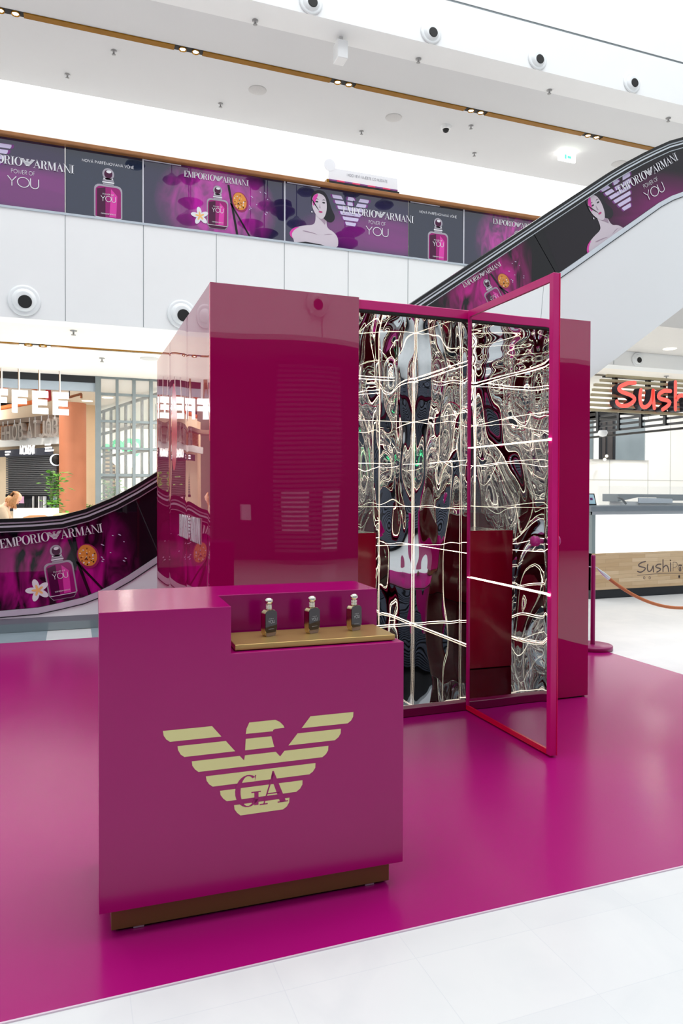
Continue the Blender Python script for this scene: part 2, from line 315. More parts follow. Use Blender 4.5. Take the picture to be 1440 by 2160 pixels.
def lady_art(A, fx=-.79, fy=.05, s=1.0):
    """portrait of a dark bobbed woman, bare shoulders, before a blurred eagle emblem; with brand lines"""
    def q(pts): return [(fx+x*s, fy+y*s) for x, y in pts]
    for dx in (0,):
        A.polys([[(fx+(.4+x*.52)*s, fy+(-.2+y*.78)*s) for x, y in p] for p in [[(a+.03*(1 if a > 0 else -1), b) for a, b in pp] for pp in EAGLE_N]], I_H, 1)
        A.polys([[(fx+(.4+x*.5)*s, fy+(-.195+y*.76)*s) for x, y in p] for p in EAGLE_N], I_L, 2)
    A.poly(q(soft([(-.34, -.53), (-.36, -.44), (-.42, -.4), (-.37, -.32), (-.22, -.27), (-.1, -.25), (-.07, -.2), (-.07, -.05), (.08, -.05), (.07, -.2), (.09, -.27), (.17, -.3), (.24, -.38), (.22, -.53)])), I_SK, 3)
    A.poly(q(soft([(-.36, -.46), (-.42, -.4), (-.37, -.32), (-.26, -.285), (-.345, -.335), (-.385, -.4)])), I_P, 4)
    A.poly(q(soft([(-.24, -.33), (-.1, -.345), (-.03, -.365), (-.1, -.355), (-.24, -.345)])), I_SH, 4); A.poly(q(soft([(.02, -.365), (.1, -.335), (.17, -.33), (.1, -.345)])), I_SH, 4); A.poly(q(soft([(-.05, -.14), (.05, -.16), (.075, -.1), (.06, -.24), (.03, -.2)])), I_SH, 4)
    A.poly(q([(-.36, -.5), (-.2, -.47), (0, -.48), (.14, -.51), (.14, -.53), (-.36, -.53)]), I_HA, 5)
    A.poly(q(soft([(-.13, .1), (-.1, .17), (-.02, .2), (.06, .18), (.11, .08), (.14, -.02), (.2, -.12), (.14, -.2), (.03, -.16), (-.02, -.05), (-.13, -.02)])), I_HA, 4.4)
    A.poly(q(soft([(-.12, .05), (-.1, .12), (-.03, .16), (.05, .13), (.078, .05), (.075, -.06), (.045, -.14), (0, -.17), (-.06, -.13), (-.115, -.04)])), I_SK, 5)
    A.poly(q(soft([(-.115, .04), (-.1, .12), (-.03, .155), (-.06, .08), (-.1, -.03)])), I_P, 6)
    A.poly(q([(-.13, .08), (-.1, .02), (-.02, -.07), (-.03, -.05), (-.1, .05)]), I_HA, 7)
    for cx in (-.055, .035):
        A.poly(q(ell(cx, .045, .02, .009, 10)), I_HA, 7); A.poly(q([(cx-.025, .07), (cx, .085), (cx+.028, .075), (cx, .078)]), I_HA, 7)
    A.poly(q([(-.015, .03), (-.022, -.025), (0, -.03), (-.008, -.02)]), I_SH, 7); A.poly(q(ell(-.005, -.075, .026, .012, 12)), I_LI, 7)
    A.poly(q(ell(-.12, -.09, .008, .012, 8)), I_W, 7)
    A.polys(BRAND, I_W, 8)
    t, tw = sans('POWER OF', .09, .2); A.polys([[((x/tw-.5)*.235-.025, -.085+y*.042) for x, y in p] for p in t], I_W, 8)
    t, tw = sans('YOU', .075, .1); A.polys([[((x/tw-.5)*.31-.025, -.225+y*.105) for x, y in p] for p in t], I_W, 8)
# ------------------------------------------------------------------ common materials
WALL = mat('white_plaster', (236, 238, 239), .6, noise=.02, nscale=2); CEIL = mat('ceiling_paint', (214, 216, 218), .7, noise=.02, nscale=1)
CREAM = mat('cream_paint', (244, 238, 230), .6, noise=.03); BEIGE = mat('beige_wall', (226, 222, 218), .6, noise=.02)
SKIRT = mat('lacquered_white_cladding', (232, 236, 238), .35, noise=.02, nscale=1)
BLACK = mat('black_rubber', (14, 16, 19), .25, noise=.2); DARK = mat('dark_grey_metal', (42, 45, 50), .4, metal=.4, noise=.1); GREYM = mat('grey_metal_frame', (120, 130, 134), .4, metal=.2, noise=.05)
CHROME = mat('brushed_steel', (214, 222, 230), .3, metal=.45, noise=.05, nscale=20); BRASS = mat('brass', (150, 105, 30), .25, metal=.9, noise=.2, nscale=3)
OAK = mat('oak_handrail', (150, 98, 52), .4, noise=.3, nscale=6); GOLD = mat('gold_lacquer', (190, 158, 98), .3, metal=.55, noise=.05, bump=.02, bscale=200)
LACQ = mat('magenta_lacquer', (160, 4, 103), .17, ior=1.55, spec=.32, noise=.03, nscale=3, bump=.008, bscale=60)
ACRY = mat('magenta_mirror_acrylic', (160, 6, 82), .012, ior=1.85, noise=.04, nscale=1.2); ACRY_E = mat('bright_magenta_edge', (225, 12, 95), .15, ior=1.5, noise=.05)
FRAME = mat('magenta_frame_board', (205, 15, 120), .3, noise=.15, nscale=5); RED = mat('crimson_panel', (226, 8, 62), .12, noise=.05); KNOB = mat('magenta_knob_lacquer', (176, 40, 126), .3, noise=.03)
MIRROR = mat('silver_mirror_film', (249, 250, 251), .008, metal=1, noise=.015, nscale=4)
LED = mat('warm_led', (255, 235, 205), .5, emis=(255, 234, 208), es=4.6, noise=.01); LAMPW = mat('lamp_white', (255, 255, 255), .5, emis=(255, 250, 240), es=6, noise=.01)
BLK = mat('black_void', (5, 5, 6), .6, noise=.2); GLASS = mat('clear_glass', (235, 245, 245), .0, ior=1.45, trans=1, noise=.01)
GLAZE = mat('thin_clear_glazing', (225, 235, 238), .02, alpha=.12, noise=.01)
# floor: pale marble tiles
FL = bpy.data.materials.new('marble_tiles'); FL.use_nodes = True
def _floor():
    N = FL.node_tree.nodes; L = FL.node_tree.links; b = N['Principled BSDF']; b.inputs['Roughness'].default_value = .22
    g = N.new('ShaderNodeNewGeometry'); mp = N.new('ShaderNodeMapping'); mp.inputs['Location'].default_value = (-.145, -1.565, 0); L.new(g.outputs['Position'], mp.inputs[0])
    br = N.new('ShaderNodeTexBrick'); br.offset = 0; br.inputs['Scale'].default_value = 1; br.inputs['Brick Width'].default_value = .393; br.inputs['Row Height'].default_value = .3045
    br.inputs['Mortar Size'].default_value = .0015; br.inputs['Mortar Smooth'].default_value = .3
    br.inputs['Color1'].default_value = lin(231, 233, 233); br.inputs['Color2'].default_value = lin(225, 228, 229); br.inputs['Mortar'].default_value = lin(222, 225, 227)
    L.new(mp.outputs[0], br.inputs[0])
    n = N.new('ShaderNodeTexNoise'); n.inputs['Scale'].default_value = 2.2; n.inputs['Detail'].default_value = 8; n.inputs['Distortion'].default_value = 1.5; L.new(g.outputs['Position'], n.inputs['Vector'])
    r = N.new('ShaderNodeMapRange'); r.inputs[1].default_value = .42; r.inputs[2].default_value = .62; r.inputs[3].default_value = 0; r.inputs[4].default_value = .12; L.new(n.outputs['Fac'], r.inputs[0])
    mx = N.new('ShaderNodeMixRGB'); mx.inputs[2].default_value = lin(190, 198, 204); L.new(r.outputs[0], mx.inputs[0]); L.new(br.outputs[0], mx.inputs[1]); L.new(mx.outputs[0], b.inputs['Base Color'])
_floor()
struct(MB().box(-16, -12, -.3, 26, 32, 0, FL), 'floor')
GT = mat('grey_marble', (150, 166, 174), .2, noise=.12, nscale=5)
struct(MB().box(-6, 6.99, 0, -.213, 11, .002, GT).box(.178, 6.99, 0, 3.2, 11, .002, GT), 'floor_inlay')
# ------------------------------------------------------------------ building shell
# lower fascia and ceiling of the ground floor
b = MB(); b.box(-15, 11.05, 3.74, 9.9, 11.4, 5.26, WALL)
b.box(9.9, 11.05, 3.74, 26, 11.4, 4.02, WALL)
for x in [-.07+1.073*k for k in range(-6, 10)]: b.box(x-.003, 11.046, 3.75, x+.003, 11.052, 5.25, GREYM)
struct(b, 'wall_fascia_lower')
struct(MB().box(-15, 11.4, 3.74, 26, 32, 3.9, CREAM), 'ceiling_lower')
struct(MB().box(8.2, 9.2, 4.02, 26, 11.04, 5.2, BEIGE), 'ceiling_landing')
struct(MB().box(-15, 11.15, 5.0, 26, 16.5, 5.25, BEIGE), 'floor_upper')
b = MB(); b.box(-15, 11.05, 8.9, 26, 11.6, 9.70, WALL).box(-15, 11.06, 9.70, 26, 11.6, 9.74, GREYM).box(-15, 11.05, 9.74, 26, 11.6, 16, WALL)
struct(b, 'wall_fascia_upper')
struct(MB().box(-15, 11.6, 8.9, 26, 14.8, 9.05, CEIL).box(-15, 14.7, 9.05, 26, 14.8, 9.8, CEIL), 'ceiling_upper')
struct(MB().box(-15, 15.9, 5.2, 26, 16.1, 9.9, WALL).box(-15, 14.7, 9.8, 26, 16.1, 9.9, WALL), 'wall_back')
zz = at(300, 298, Y=15.6).z
struct(MB().box(-15, 15.6, 5.2, 26, 15.89, zz, BEIGE), 'wall_back_lower')
struct(MB().box(-15, 31.5, 0, 26, 32, 3.8, CREAM), 'wall_far')
# opposite side of the atrium, behind the viewer (seen only as reflections)
SLAT = mat('shutter_slats', (78, 84, 100), .4, metal=.3, noise=.1)
b = MB(); b.box(-15, -3.8, 3.8, 26, -3.4, 5.2, WALL)
for k in range(-6, 14): b.box(k*1.9, -3.41, 3.8, k*1.9+.006, -3.39, 5.2, GREYM)
b.box(-15.2, -12, 0, -15, 32, 9, BEIGE).box(26, -12, 0, 26.2, 32, 9, BEIGE); struct(b, 'wall_front'); struct(MB().box(-15, -11, 3.8, 26, -3.8, 4.2, mat('dark_ceiling', (70, 68, 70), .7, noise=.1)), 'ceiling_front')
SHOP = mat('dark_shop_interior', (40, 40, 50), .5, noise=.2)
b = MB(); b.box(-15, -6.2, 0, 26, -6, 3.8, SHOP)
struct(b, 'wall_front_shops')
t = thing('roller_shutter', (5.6, -5, 0), 'grey slatted shutter across the hall, reflected in the magenta front', 'shutter')
b = Loc((5.6, -5, 0))
for k in range(40): [b.box(xa, -5.02, .25+.085*k, xb, -4.98, .25+.085*k+.05, SLAT) for xa, xb in ((-4.5, 2.2), (3.5, 4.7), (6.2, 9.6))]
b.build('slats', t)
GLOW_BOARD = mat('glow_board_white', (225, 215, 230), .6, noise=.1, emis=(235, 220, 245), es=.35)
t = thing('shop_display', (4.2, -5.8, 0), 'glow boards imitating a lit garment display in the shop across the hall', 'display')
for x, z, w_, h_ in ((3.9, .6, .5, .8), (4.7, .2, .25, 1.2), (5.7, 1.0, .3, .5), (6.7, .4, .7, .9), (3.0, 0.8, .2, .3)): b = Loc((4.2, -5.8, 0)); b.box(x, -5.85, z, x+w_, -5.7, z+h_, GLOW_BOARD); b.build('garment', t)  # plain boxes as garments; glow in their colour imitates lit patches behind slats
GREEN = mat('green_neon', (90, 230, 160), .5, emis=(70, 230, 140), es=2.2, noise=.01)
b = Loc((1.2, -4.6, 2.6)); ps, _ = sans('GO')
for p in [[(.0+x*.72, 2.4+y*.9) for x, y in q] for q in ps]: b.prism([(x, -4.6, z) for x, z in p], (0, -.05, 0), GREEN)
b.build('neon_sign', label='glowing green letters over a shop across the hall, reflected in the mirror film', cat='sign')
# ------------------------------------------------------------------ magenta floor covering
VINYL = mat('magenta_vinyl', (166, 9, 112), .24, ior=1.6, spec=.4, noise=.03, nscale=2)
b = MB()
b.prism([(-1.6, 2.0, .0005), (4.226, 2.0, .0005), (4.226, 6.98, .0005), (-1.6, 6.98, .0005)], (0, 0, .0030), VINYL)
b.box(-1.6, 1.994, 0, 4.232, 2.0, .0042, mat('pale_edge_tape', (220, 200, 215), .4, noise=.02))
b.build('carpet', label='smooth magenta vinyl floor covering under the pop-up stand', cat='carpet')
# ------------------------------------------------------------------ escalator
YE = 7.484
HR = [(-3, 1.077), (-.623, 1.077), (-.35, 1.085), (-.094, 1.105), (.125, 1.165), (.378, 1.275), (.579, 1.388), (.806, 1.534), (3.639, 3.498), (5.481, 4.774), (6.371, 5.385), (6.6, 5.53), (6.87, 5.69), (7.07, 5.8), (7.32, 5.93), (7.58, 6.03), (7.9, 6.09), (8.3, 6.11), (10.5, 6.11)]
GB = [(-3, .213), (-.625, .213), (-.298, .226), (-.096, .262), (.1, .302), (.236, .352), (.378, .418), (.521, .497), (.806, .683), (3.639, 2.652), (5.614, 4.026), (5.941, 4.25), (6.468, 4.62), (6.831, 4.87), (7.189, 5.12), (7.4, 5.24), (7.589, 5.32), (7.9, 5.42), (8.3, 5.46), (10.5, 5.46)]
def off(pts, d):
    out = []
    for i, p in enumerate(pts):
        a = Vector(pts[max(0, i-1)]); c = Vector(pts[min(len(pts)-1, i+1)]); t = (c-a).normalized(); out.append((p[0]+t.y*d, p[1]-t.x*d))
    return out
def interp(pts, x):
    for a, c in zip(pts, pts[1:]):
        if a[0] <= x <= c[0]: return a[1]+(c[1]-a[1])*(x-a[0])/(c[0]-a[0])
esc = thing('escalator', (-.6, 7.5, 0), 'escalator rising behind the magenta box with black printed glass sides and white cladding', 'escalator')
O = (-.6, 7.5, 0)
def strip(b, d0, d1, y0, y1, M, src=HR):
    A, B = off(src, d0), off(src, d1)
    for i in range(len(A)-1):
        b.prism([(A[i][0], y0, A[i][1]), (A[i+1][0], y0, A[i+1][1]), (B[i+1][0], y0, B[i+1][1]), (B[i][0], y0, B[i][1])], (0, y1-y0, 0), M)
b = Loc(O); strip(b, 0, .034, 7.43, 7.53, BLACK); b.build('handrail', esc, label='black rubber handrail')
b = Loc(O); strip(b, .034, .048, 7.446, 7.52, CHROME); strip(b, .048, .064, 7.45, 7.52, BLACK); strip(b, .064, .082, 7.446, 7.52, CHROME); strip(b, .082, .118, 7.452, 7.52, BLACK); strip(b, .118, .128, 7.462, 7.51, CHROME)
b.build('handrail_guide', esc, label='steel and black rail profile under the handrail')
b = Loc(O); strip(b, 0, .034, 8.55, 8.65, BLACK, [(x, z-.05) for x, z in HR]); b.build('handrail', esc)
b = Loc(O); HL = off(HR, .12)
def ipol(x): return interp(HL, x)
CORE = mat('dark_joint', (96, 98, 104), .4, noise=.05)
ESCG = silk('escalator_print_ground', (17, 17, 23), (17, 17, 23), 0, 0, 1, 1)
JO = [(-3, -3), (-1.2, -1.2), (.60, .83), (3.0, 3.23), (5.27, 5.61), (6.92, 7.2), (8.6, 8.7), (10.4, 10.4)]
for (t0, b0), (t1, b1) in zip(JO, JO[1:]):
    g = .004
    top = [(t0+g, ipol(t0+g))]+[p for p in HL if t0 < p[0] < t1]+[(t1-g, ipol(t1-g))]; bot = [(b0+g, interp(GB, b0+g))]+[p for p in GB if b0 < p[0] < b1]+[(b1-g, interp(GB, b1-g))]
    q = Loc(O); q.prism([(x, YE, z) for x, z in top]+[(x, YE, z) for x, z in reversed(bot)], (0, .012, 0), ESCG)
    q.build('glass_panel', esc)
b = Loc(O); P = [(x, YE+.013, z-.003) for x, z in HL]+[(x, YE+.013, z) for x, z in reversed(GB)]
b.prism(P, (0, .01, 0), CORE); b.build('backing', esc)
b = Loc(O); strip(b, 0, .055, 7.462, 7.50, CHROME, GB); strip(b, .055, .064, 7.458, 7.50, DARK, GB); b.build('trim', esc, label='steel trim along the foot of the glass')
top = off(GB, .064); under = [(10.5, 4.9), (9.3, 4.9), (8.9, .683*8.9-1.4), (6.19, 2.826), (2.2, .1), (-3, .1)]
b = Loc(O); P = [(x, 7.468, z) for x, z in top]+[(x, 7.468, z) for x, z in under]
b.prism(P, (0, 1.35, 0), SKIRT); b.build('cladding', esc, label='white side cladding')
b = Loc(O); b.box(-3, 7.466, 0.004, 2.3, 8.8, .136, mat('grey_glass_plinth', (120, 135, 140), .03, ior=1.9, noise=.05)); b.build('plinth', esc, label='glossy grey plinth reflecting the floor tiles')
SILK_E = silk('escalator_silk', (15, 12, 20), (185, 20, 138), -.12, .5, .8, .95, stretch=3.5, rot=.7, sharp=1.2)
def film(b, pts, M, Y):  return b.poly([(x, Y, z) for x, z in pts], M)
b = Loc(O)
xs = [-.9, -.623, -.35, -.094, .125, .378, .59]; pts = [(x, ipol(x)-.004) for x in xs]+[(.79, .69)]+[(x, interp(GB, x)+.003) for x in (.521, .378, .236, .1, -.096, -.298, -.625, -.9)]
film(b, pts, SILK_E, YE-.0006); A = Art(b, YE, -.161, .868, .93, math.radians(8.7)); spray_art(A, .86); b.build('advert_print', esc, label='printed advert with perfume bottle, flower and passion fruit at the foot of the escalator')
b = Loc(O)
SILK_U = silk('escalator_silk_upper', (17, 15, 22), (190, 20, 140), 4.65, 3.75, .75, .95, stretch=4, rot=.3, sharp=1.2)
film(b, [(3.6, ipol(3.6)-.004), (5.2, ipol(5.2)-.004), (5.25, 4.5), (5.25, interp(GB, 5.25)), (3.6, interp(GB, 3.6))], SILK_U, YE-.0006)
A = Art(b, YE, 4.5625, 3.885, .6, math.radians(31.8)); spray_art(A, 1.1); b.build('advert_print', esc, label='printed advert with tilted perfume bottle half way up the escalator')
b = Loc(O)
SILK_L = silk('escalator_silk_top', (22, 15, 26), (118, 20, 98), 7.6, 4.9, 1.4, .7, stretch=.5, rot=.6, mixw=.3)
film(b, [(5.65, interp(GB, 5.65)), (5.4, ipol(5.4)-.004), (6.371, ipol(6.371)-.004), (6.87, ipol(6.87)-.006), (7.3, ipol(7.3)-.006), (7.9, ipol(7.9)-.006), (8.5, ipol(8.5)-.006), (8.5, interp(GB, 8.5)), (7.589, 5.325), (7.189, 5.125), (6.831, 4.875)], SILK_L, YE-.0006)
A = Art(b, YE, 7.04, 5.44, 1.127, math.radians(31.6)); lady_art(A, -.86, .0, .95); b.build('advert_print', esc, label='printed advert with a dark haired woman and eagle emblem near the top')
# ------------------------------------------------------------------ glass balustrade of the upper floor
bal = thing('glass_balustrade', (3, 11.1, 5.26), 'upper floor balustrade of dark printed glass panels under an oak handrail', 'balustrade'); O = (3, 11.1, 5.26)
YB = 11.085
SLA = [(40, 24, 68), (22, 34, 62), (34, 30, 66), (26, 36, 62), (36, 30, 70), (20, 34, 60), (20, 30, 56), (26, 30, 60)]
xj = [-3.2, -.07, 1.0, 2.08, 3.16, 4.23, 5.32, 6.37, 8.6]
for i, (x0, x1) in enumerate(zip(xj, xj[1:])):
    q = Loc(O); M = silk('balustrade_ground_%d' % i, SLA[i], (120, 40, 130), (x0+x1)/2, 5.4, .1, .1, ior=1.95)
    q.box(x0+.005, YB, 5.24, x1-.005, YB+.015, 6.24, M); q.build('glass_panel', bal)
for x in (1.0, 3.16, 6.37): b = Loc(O); b.box(x-.009, YB-.016, 5.26, x+.009, YB, 6.22, mat('pale_joint', (205, 205, 215), .3, noise=.02)); b.build('joint_seal', bal, label='pale sealing strip between panels')
for x in (1.25, 5.6, 3.45): b = Loc(O); b.box(x-.25, YB-.014, 6.205, x+.3, YB-.002, 6.217, MATS['pale_joint']); b.build('top_clip', bal, label='bright strip under the handrail')
b = Loc(O); b.rbox(-15, 11.0, 6.227, 8.62, 11.14, 6.285, OAK, .01); b.build('handrail', bal, label='oak handrail')
b = Loc(O); b.box(-15, 11.035, 5.245, 8.6, 11.1, 5.275, mat('pale_steel_trim', (190, 200, 210), .3, metal=.3, noise=.05)); b.build('trim', bal)
SB = silk('balustrade_silk', SLA[2], (190, 40, 165), 2.1, 5.70, .98, .8, ior=1.95, stretch=3.0, rot=.7, mixw=.6, sharp=1.0)
b = Loc(O); b.poly([(x, YB-.0006, z) for x, z in ((1.01, 5.27), (3.15, 5.27), (3.15, 6.225), (1.01, 6.225))], SB)
spray_art(Art(b, YB, 2.091, 6.055, .994), 1.0); b.build('advert_print', bal, label='advert with perfume bottle, flower and passion fruit across two panels')
SH_ = silk('balustrade_haze', SLA[4], (120, 30, 118), 4.8, 5.58, 1.5, .42, ior=1.95, stretch=.4, mixw=.2)
b = Loc(O); b.poly([(x, YB-.0006, z) for x, z in ((3.17, 5.27), (5.31, 5.27), (5.31, 6.225), (3.17, 6.225))], SH_)
lady_art(Art(b, YB, 4.775, 5.856, 1.28)); b.build('advert_print', bal, label='advert with a dark haired woman before a blurred eagle emblem')
SH2 = silk('balustrade_haze_left', SLA[0], (120, 30, 118), -.5, 5.55, 1.6, .45, ior=1.95, stretch=.4, mixw=.2)
b = Loc(O); b.poly([(x, YB-.0006, z) for x, z in ((-2.2, 5.27), (-.08, 5.27), (-.08, 6.225), (-2.2, 6.225))], SH2)
lady_art(Art(b, YB, -.585, 5.856, 1.28)); b.build('advert_print', bal, label='advert with brand line and blurred emblem at the left edge')
for x0 in (.513, 5.875):
    b = Loc(O); A = Art(b, YB, x0, 5.23); bottle_art(A, 0, 0, .78)
    t, tw = sans('NOVÁ PARFÉMOVANÁ VŮNĚ', .17, .28); A.polys([[((x/tw-.5)*.71, .825+y*.036) for x, y in p] for p in t], I_W, 2)
    b.build('advert_print', bal, label='single perfume bottle under a line of small lettering')
SB2 = silk('balustrade_silk_right', SLA[7], (190, 40, 160), 7.3, 5.72, .75, .8, ior=1.95, stretch=4.0, rot=.7, mixw=.8, sharp=1.1)
b = Loc(O); b.poly([(x, YB-.0006, z) for x, z in ((6.38, 5.27), (8.55, 5.27), (8.55, 6.225), (6.38, 6.225))], SB2)
spray_art(Art(b, YB, 7.45, 6.055, .994), 1.0); b.build('advert_print', bal, label='bottle advert partly hidden behind the escalator')
# banner planter on the handrail
b = thing('banner_stand', (4.5, 11.25, 5.25), 'long white information banner on a black planter behind the oak handrail', 'banner'); O = (4.5, 11.25, 5.25)
q = Loc(O); q.box(3.93, 11.2, 5.252, 5.2, 11.45, 6.40, BLK); q.box(3.9, 11.19, 6.0, 3.94, 11.46, 6.42, BRASS); q.build('planter', b, label='black trough with gold end')
q = Loc(O); BAN = mat('white_board', (238, 240, 244), .5, noise=.01)
q.box(3.94, 11.21, 6.42, 5.17, 11.225, 6.62, BAN); q.lathe([(.001, 0), (.1, 0), (.1, .012), (.001, .012)], (3.96, 11.208, 6.66), BAN, axis='Y', smooth=False)
RAS, VIO = mat('raspberry_print', (225, 60, 110), .5, noise=.02), mat('violet_print', (130, 60, 130), .5, noise=.02)
for k in range(9): q.box(3.94+k*.1367, 11.2, 6.405, 3.94+(k+1)*.1367, 11.212, 6.43, (VIO, RAS)[k % 2])
GT2 = mat('grey_lettering', (150, 152, 160), .5, noise=.02)
t, tw = sans('I KDO NEVÍ NAJDETE CO HLEDÁTE', .14, .25)
for p in t: q.poly([(4.26+x/tw*.72, 11.205, 6.525+y*.04) for x, y in p], GT2)
q.build('board', b, label='white board with grey lettering and a round top corner')
b = thing('lounge_seat', (7.3, 11.6, 5.25), 'grey upholstered boxy seat behind the oak handrail beside the escalator', 'seat'); O = (7.3, 11.6, 5.25)
q = Loc(O); LG = mat('light_grey_panel', (175, 178, 182), .5, noise=.05)
q.box(6.75, 11.5, 5.252, 8.1, 12.0, 6.45, DARK); q.build('body', b)
for x0, x1 in ((6.8, 7.5), (7.53, 8.05)): q = Loc(O); q.rbox(x0, 11.47, 6.2, x1, 11.5, 6.43, LG, .01); q.build('cushion', b, label='light grey panel')
# ------------------------------------------------------------------ ceiling fittings
def nozzle(x, y, z, label, grp):
    t = thing('air_nozzle', (x, y, z), label, 'air nozzle', grp)
    q = MB(); q.lathe([(.105, 0), (.105, -.012), (.19, -.03), (.215, -.018), (.215, 0)][::-1], (0, 0, 0), SKIRT, 28, 'Y'); q.build('ring', t)
    q = MB(); q.lathe([(.165, -.02), (.15, -.05), (.13, -.07), (.11, -.075)], (0, 0, 0), SKIRT, 28, 'Y'); q.build('ball', t)
    q = MB(); q.lathe([(.001, -.045), (.09, -.045), (.09, -.085), (.08, -.085)], (0.015, 0, -.03), BLK, 24, 'Y'); q.build('opening', t, label='black round opening'); return t
NA = nozzle(-.607, 11.045, 3.985, 'round white air nozzle with black opening, leftmost on the lower white fascia', 'air nozzles on the lower fascia')
for x, lab in ((1.557, 'white air nozzle on the lower fascia, half hidden by the corner of the magenta box'), (10.14, 'white air nozzle at far right, under the escalator and above the slatted canopy')):
    c = copy_tree(NA); c.location = (x, 11.045, 3.985 if x < 5 else 3.88); c['label'] = lab; c.scale = (1, 1, 1) if x < 5 else (.6, .6, .6)
for x, lab in ((3.572, 'top left air nozzle on the upper fascia, cut by the top edge of the frame'), (5.70, 'second air nozzle from the left on the upper fascia'), (7.83, 'third air nozzle from the left on the upper fascia'), (9.95, 'rightmost air nozzle on the upper fascia above the escalator top')):
    c = copy_tree(NA); c.location = (x, 11.045, 9.085); c.scale = (.88, .88, .88); c['label'] = lab; c['group'] = 'air nozzles on the upper fascia'
for x, lab in ((1.7, 'air nozzle across the hall, reflected on the left of the magenta front'), (3.72, 'air nozzle across the hall, reflected near the top of the magenta front')):
    c = copy_tree(NA); c.location = (x, -3.36, 4.33); c.rotation_euler = (0, 0, PI); c['label'] = lab; c['group'] = 'air nozzles across the hall'
def track(x0, x1, y, z, wd, gaps, name, label):
    t = thing(name, (x0, y, z), label, 'ceiling light'); O = (x0, y, z); prev = x0
    for g in gaps+[None]:
        e = x1 if g is None else g-.24
        q = Loc(O); q.box(prev, y-wd/2, z-.02, e, y+wd/2, z+.01, BRASS); q.build('cover', t, label='brass cover strip')
        if g is None: break
        q = Loc(O); q.box(g-.24, y-wd/2, z-.005, g+.24, y+wd/2, z+.01, BLK); q.build('recess', t)
        for dx in (-.1, .12):
            q = Loc(O); q.lathe([(.001, -.012), (.05, -.012), (.06, -.03), (.065, -.03), (.065, 0)], (g+dx, y, z), BRASS, 16)
            q.lathe([(.001, -.014), (.045, -.014)], (g+dx, y, z), LAMPW, 16); q.build('spotlight', t)
        prev = g+.24
    return t
track(-6, 22, 12.66, 8.9, .13, [-.93, 1.9, 4.72, 7.53, 10.36, 13.2], 'track_light', 'long brass light channel with paired spotlights in the high ceiling')
track(-8, 2.6, 12.95, 3.74, .09, [-.55], 'track_light', 'thin brass light channel in the low ceiling left of the magenta box')
def small(nm, px, py, z, prof, M, label, cat, n=16, grp=None):
    p = at(px, py, Z=z); q = MB(); q.lathe(prof, (0, 0, 0), M, n); o = q.build(nm, label=label, cat=cat, group=grp); o.location = p; return o
SPK = mat('sprinkler_metal', (150, 150, 150), .3, metal=.5, noise=.1)
sp = [(.05, 0), (.05, -.012), (.015, -.015), (.012, -.06), (.035, -.065), (.035, -.072), (.001, -.072)]
for px, py, z, where in ((240, 107, 8.9, 'high ceiling left, between brass channel and cove'), (142, 157, 8.9, 'far left of the high ceiling close to the bright cove'), (538, 43, 8.9, 'high ceiling at top, left of the hanging white box'), (465, 219, 8.9, 'high ceiling next to the bright cove, left of the left speaker'),
        (882, 124, 8.9, 'high ceiling below the second upper air nozzle'), (1158, 190, 8.9, 'high ceiling below the third air nozzle'), (1409, 249, 8.9, 'high ceiling at far right by the escalator top'), (762, 277, 8.9, 'high ceiling left of the right speaker grille'), (1000, 323, 8.9, 'high ceiling beyond the dome camera near the cove'), (993, 265, 8.9, 'high ceiling just right of the dome camera'),
        (155, 697, 3.74, 'low cream ceiling left, before the brass channel'), (215, 755, 3.74, 'low cream ceiling left, behind the brass channel'), (1405, 793, 3.74, 'low ceiling at far right above the slatted canopy')):
    small('sprinkler', px, py, z, sp, SPK, 'small sprinkler on the '+where, 'sprinkler', grp='sprinklers')
dis = [(.001, -.014), (.15, -.014), (.17, -.006), (.17, 0)]
GRL = mat('speaker_grille', (196, 196, 196), .6, noise=.1, nscale=60)
small('ceiling_speaker', 543, 190, 8.9, dis, GRL, 'round grey speaker grille on the left of the high ceiling', 'speaker', 28)
small('ceiling_speaker', 830, 248, 8.9, dis, GRL, 'round grey speaker grille right of centre on the high ceiling', 'speaker', 28)
small('ceiling_speaker', 1305, 345, 8.9, dis, GRL, 'round grey speaker grille beside the top of the escalator handrail', 'speaker', 28)
small('ceiling_speaker', 315, 756, 3.74, dis, GRL, 'round speaker grille on the low cream ceiling beside the magenta box', 'speaker', 28)
t = thing('dome_camera', tuple(at(940, 266, Z=8.9)), 'small white dome security camera with dark lens on the high ceiling', 'camera')
MB().lathe([(.11, 0), (.1, -.06), (.07, -.07)], (0, 0, 0), WALL, 20).build('housing', t); MB().lathe([(.07, -.065), (.055, -.11), (.02, -.135), (.001, -.138)], (0, 0, 0), BLK, 20).build('lens', t)
p = at(718, 98, Z=8.75); t = thing('hanging_box', (p.x, p.y, 8.7), 'small white box fixed under the edge of the high ceiling at top centre', 'box'); q = MB(); q.rbox(-.09, -.12, -.2, .09, .12, .1, WALL, .01); q.build('housing', t); MB().box(-.03, -.03, .1, .03, .03, .2, GRL).build('bracket', t)
p = at(1195, 332, Z=8.78); t = thing('exit_sign', tuple(p), 'glowing exit sign with green symbol hanging under the high ceiling by the escalator', 'exit sign')
MB().box(-.22, -.02, -.09, .22, .02, .09, LAMPW).build('panel', t); MB().box(-.08, -.026, -.05, -.02, -.021, .05, GREEN).box(.0, -.026, -.03, .1, -.021, .03, GREEN).build('symbol', t); MB().box(-.02, -.01, .09, .02, .01, .125, WALL).build('bracket', t)
DL = mat('downlight_lens', (255, 250, 235), .4, emis=(255, 246, 225), es=3, noise=.01)
small('downlight', 1412, 736, 4.018, [(.001, -.004), (.11, -.004), (.12, 0)], DL, 'round lit downlight in the beige soffit right of the escalator', 'downlight', 24)
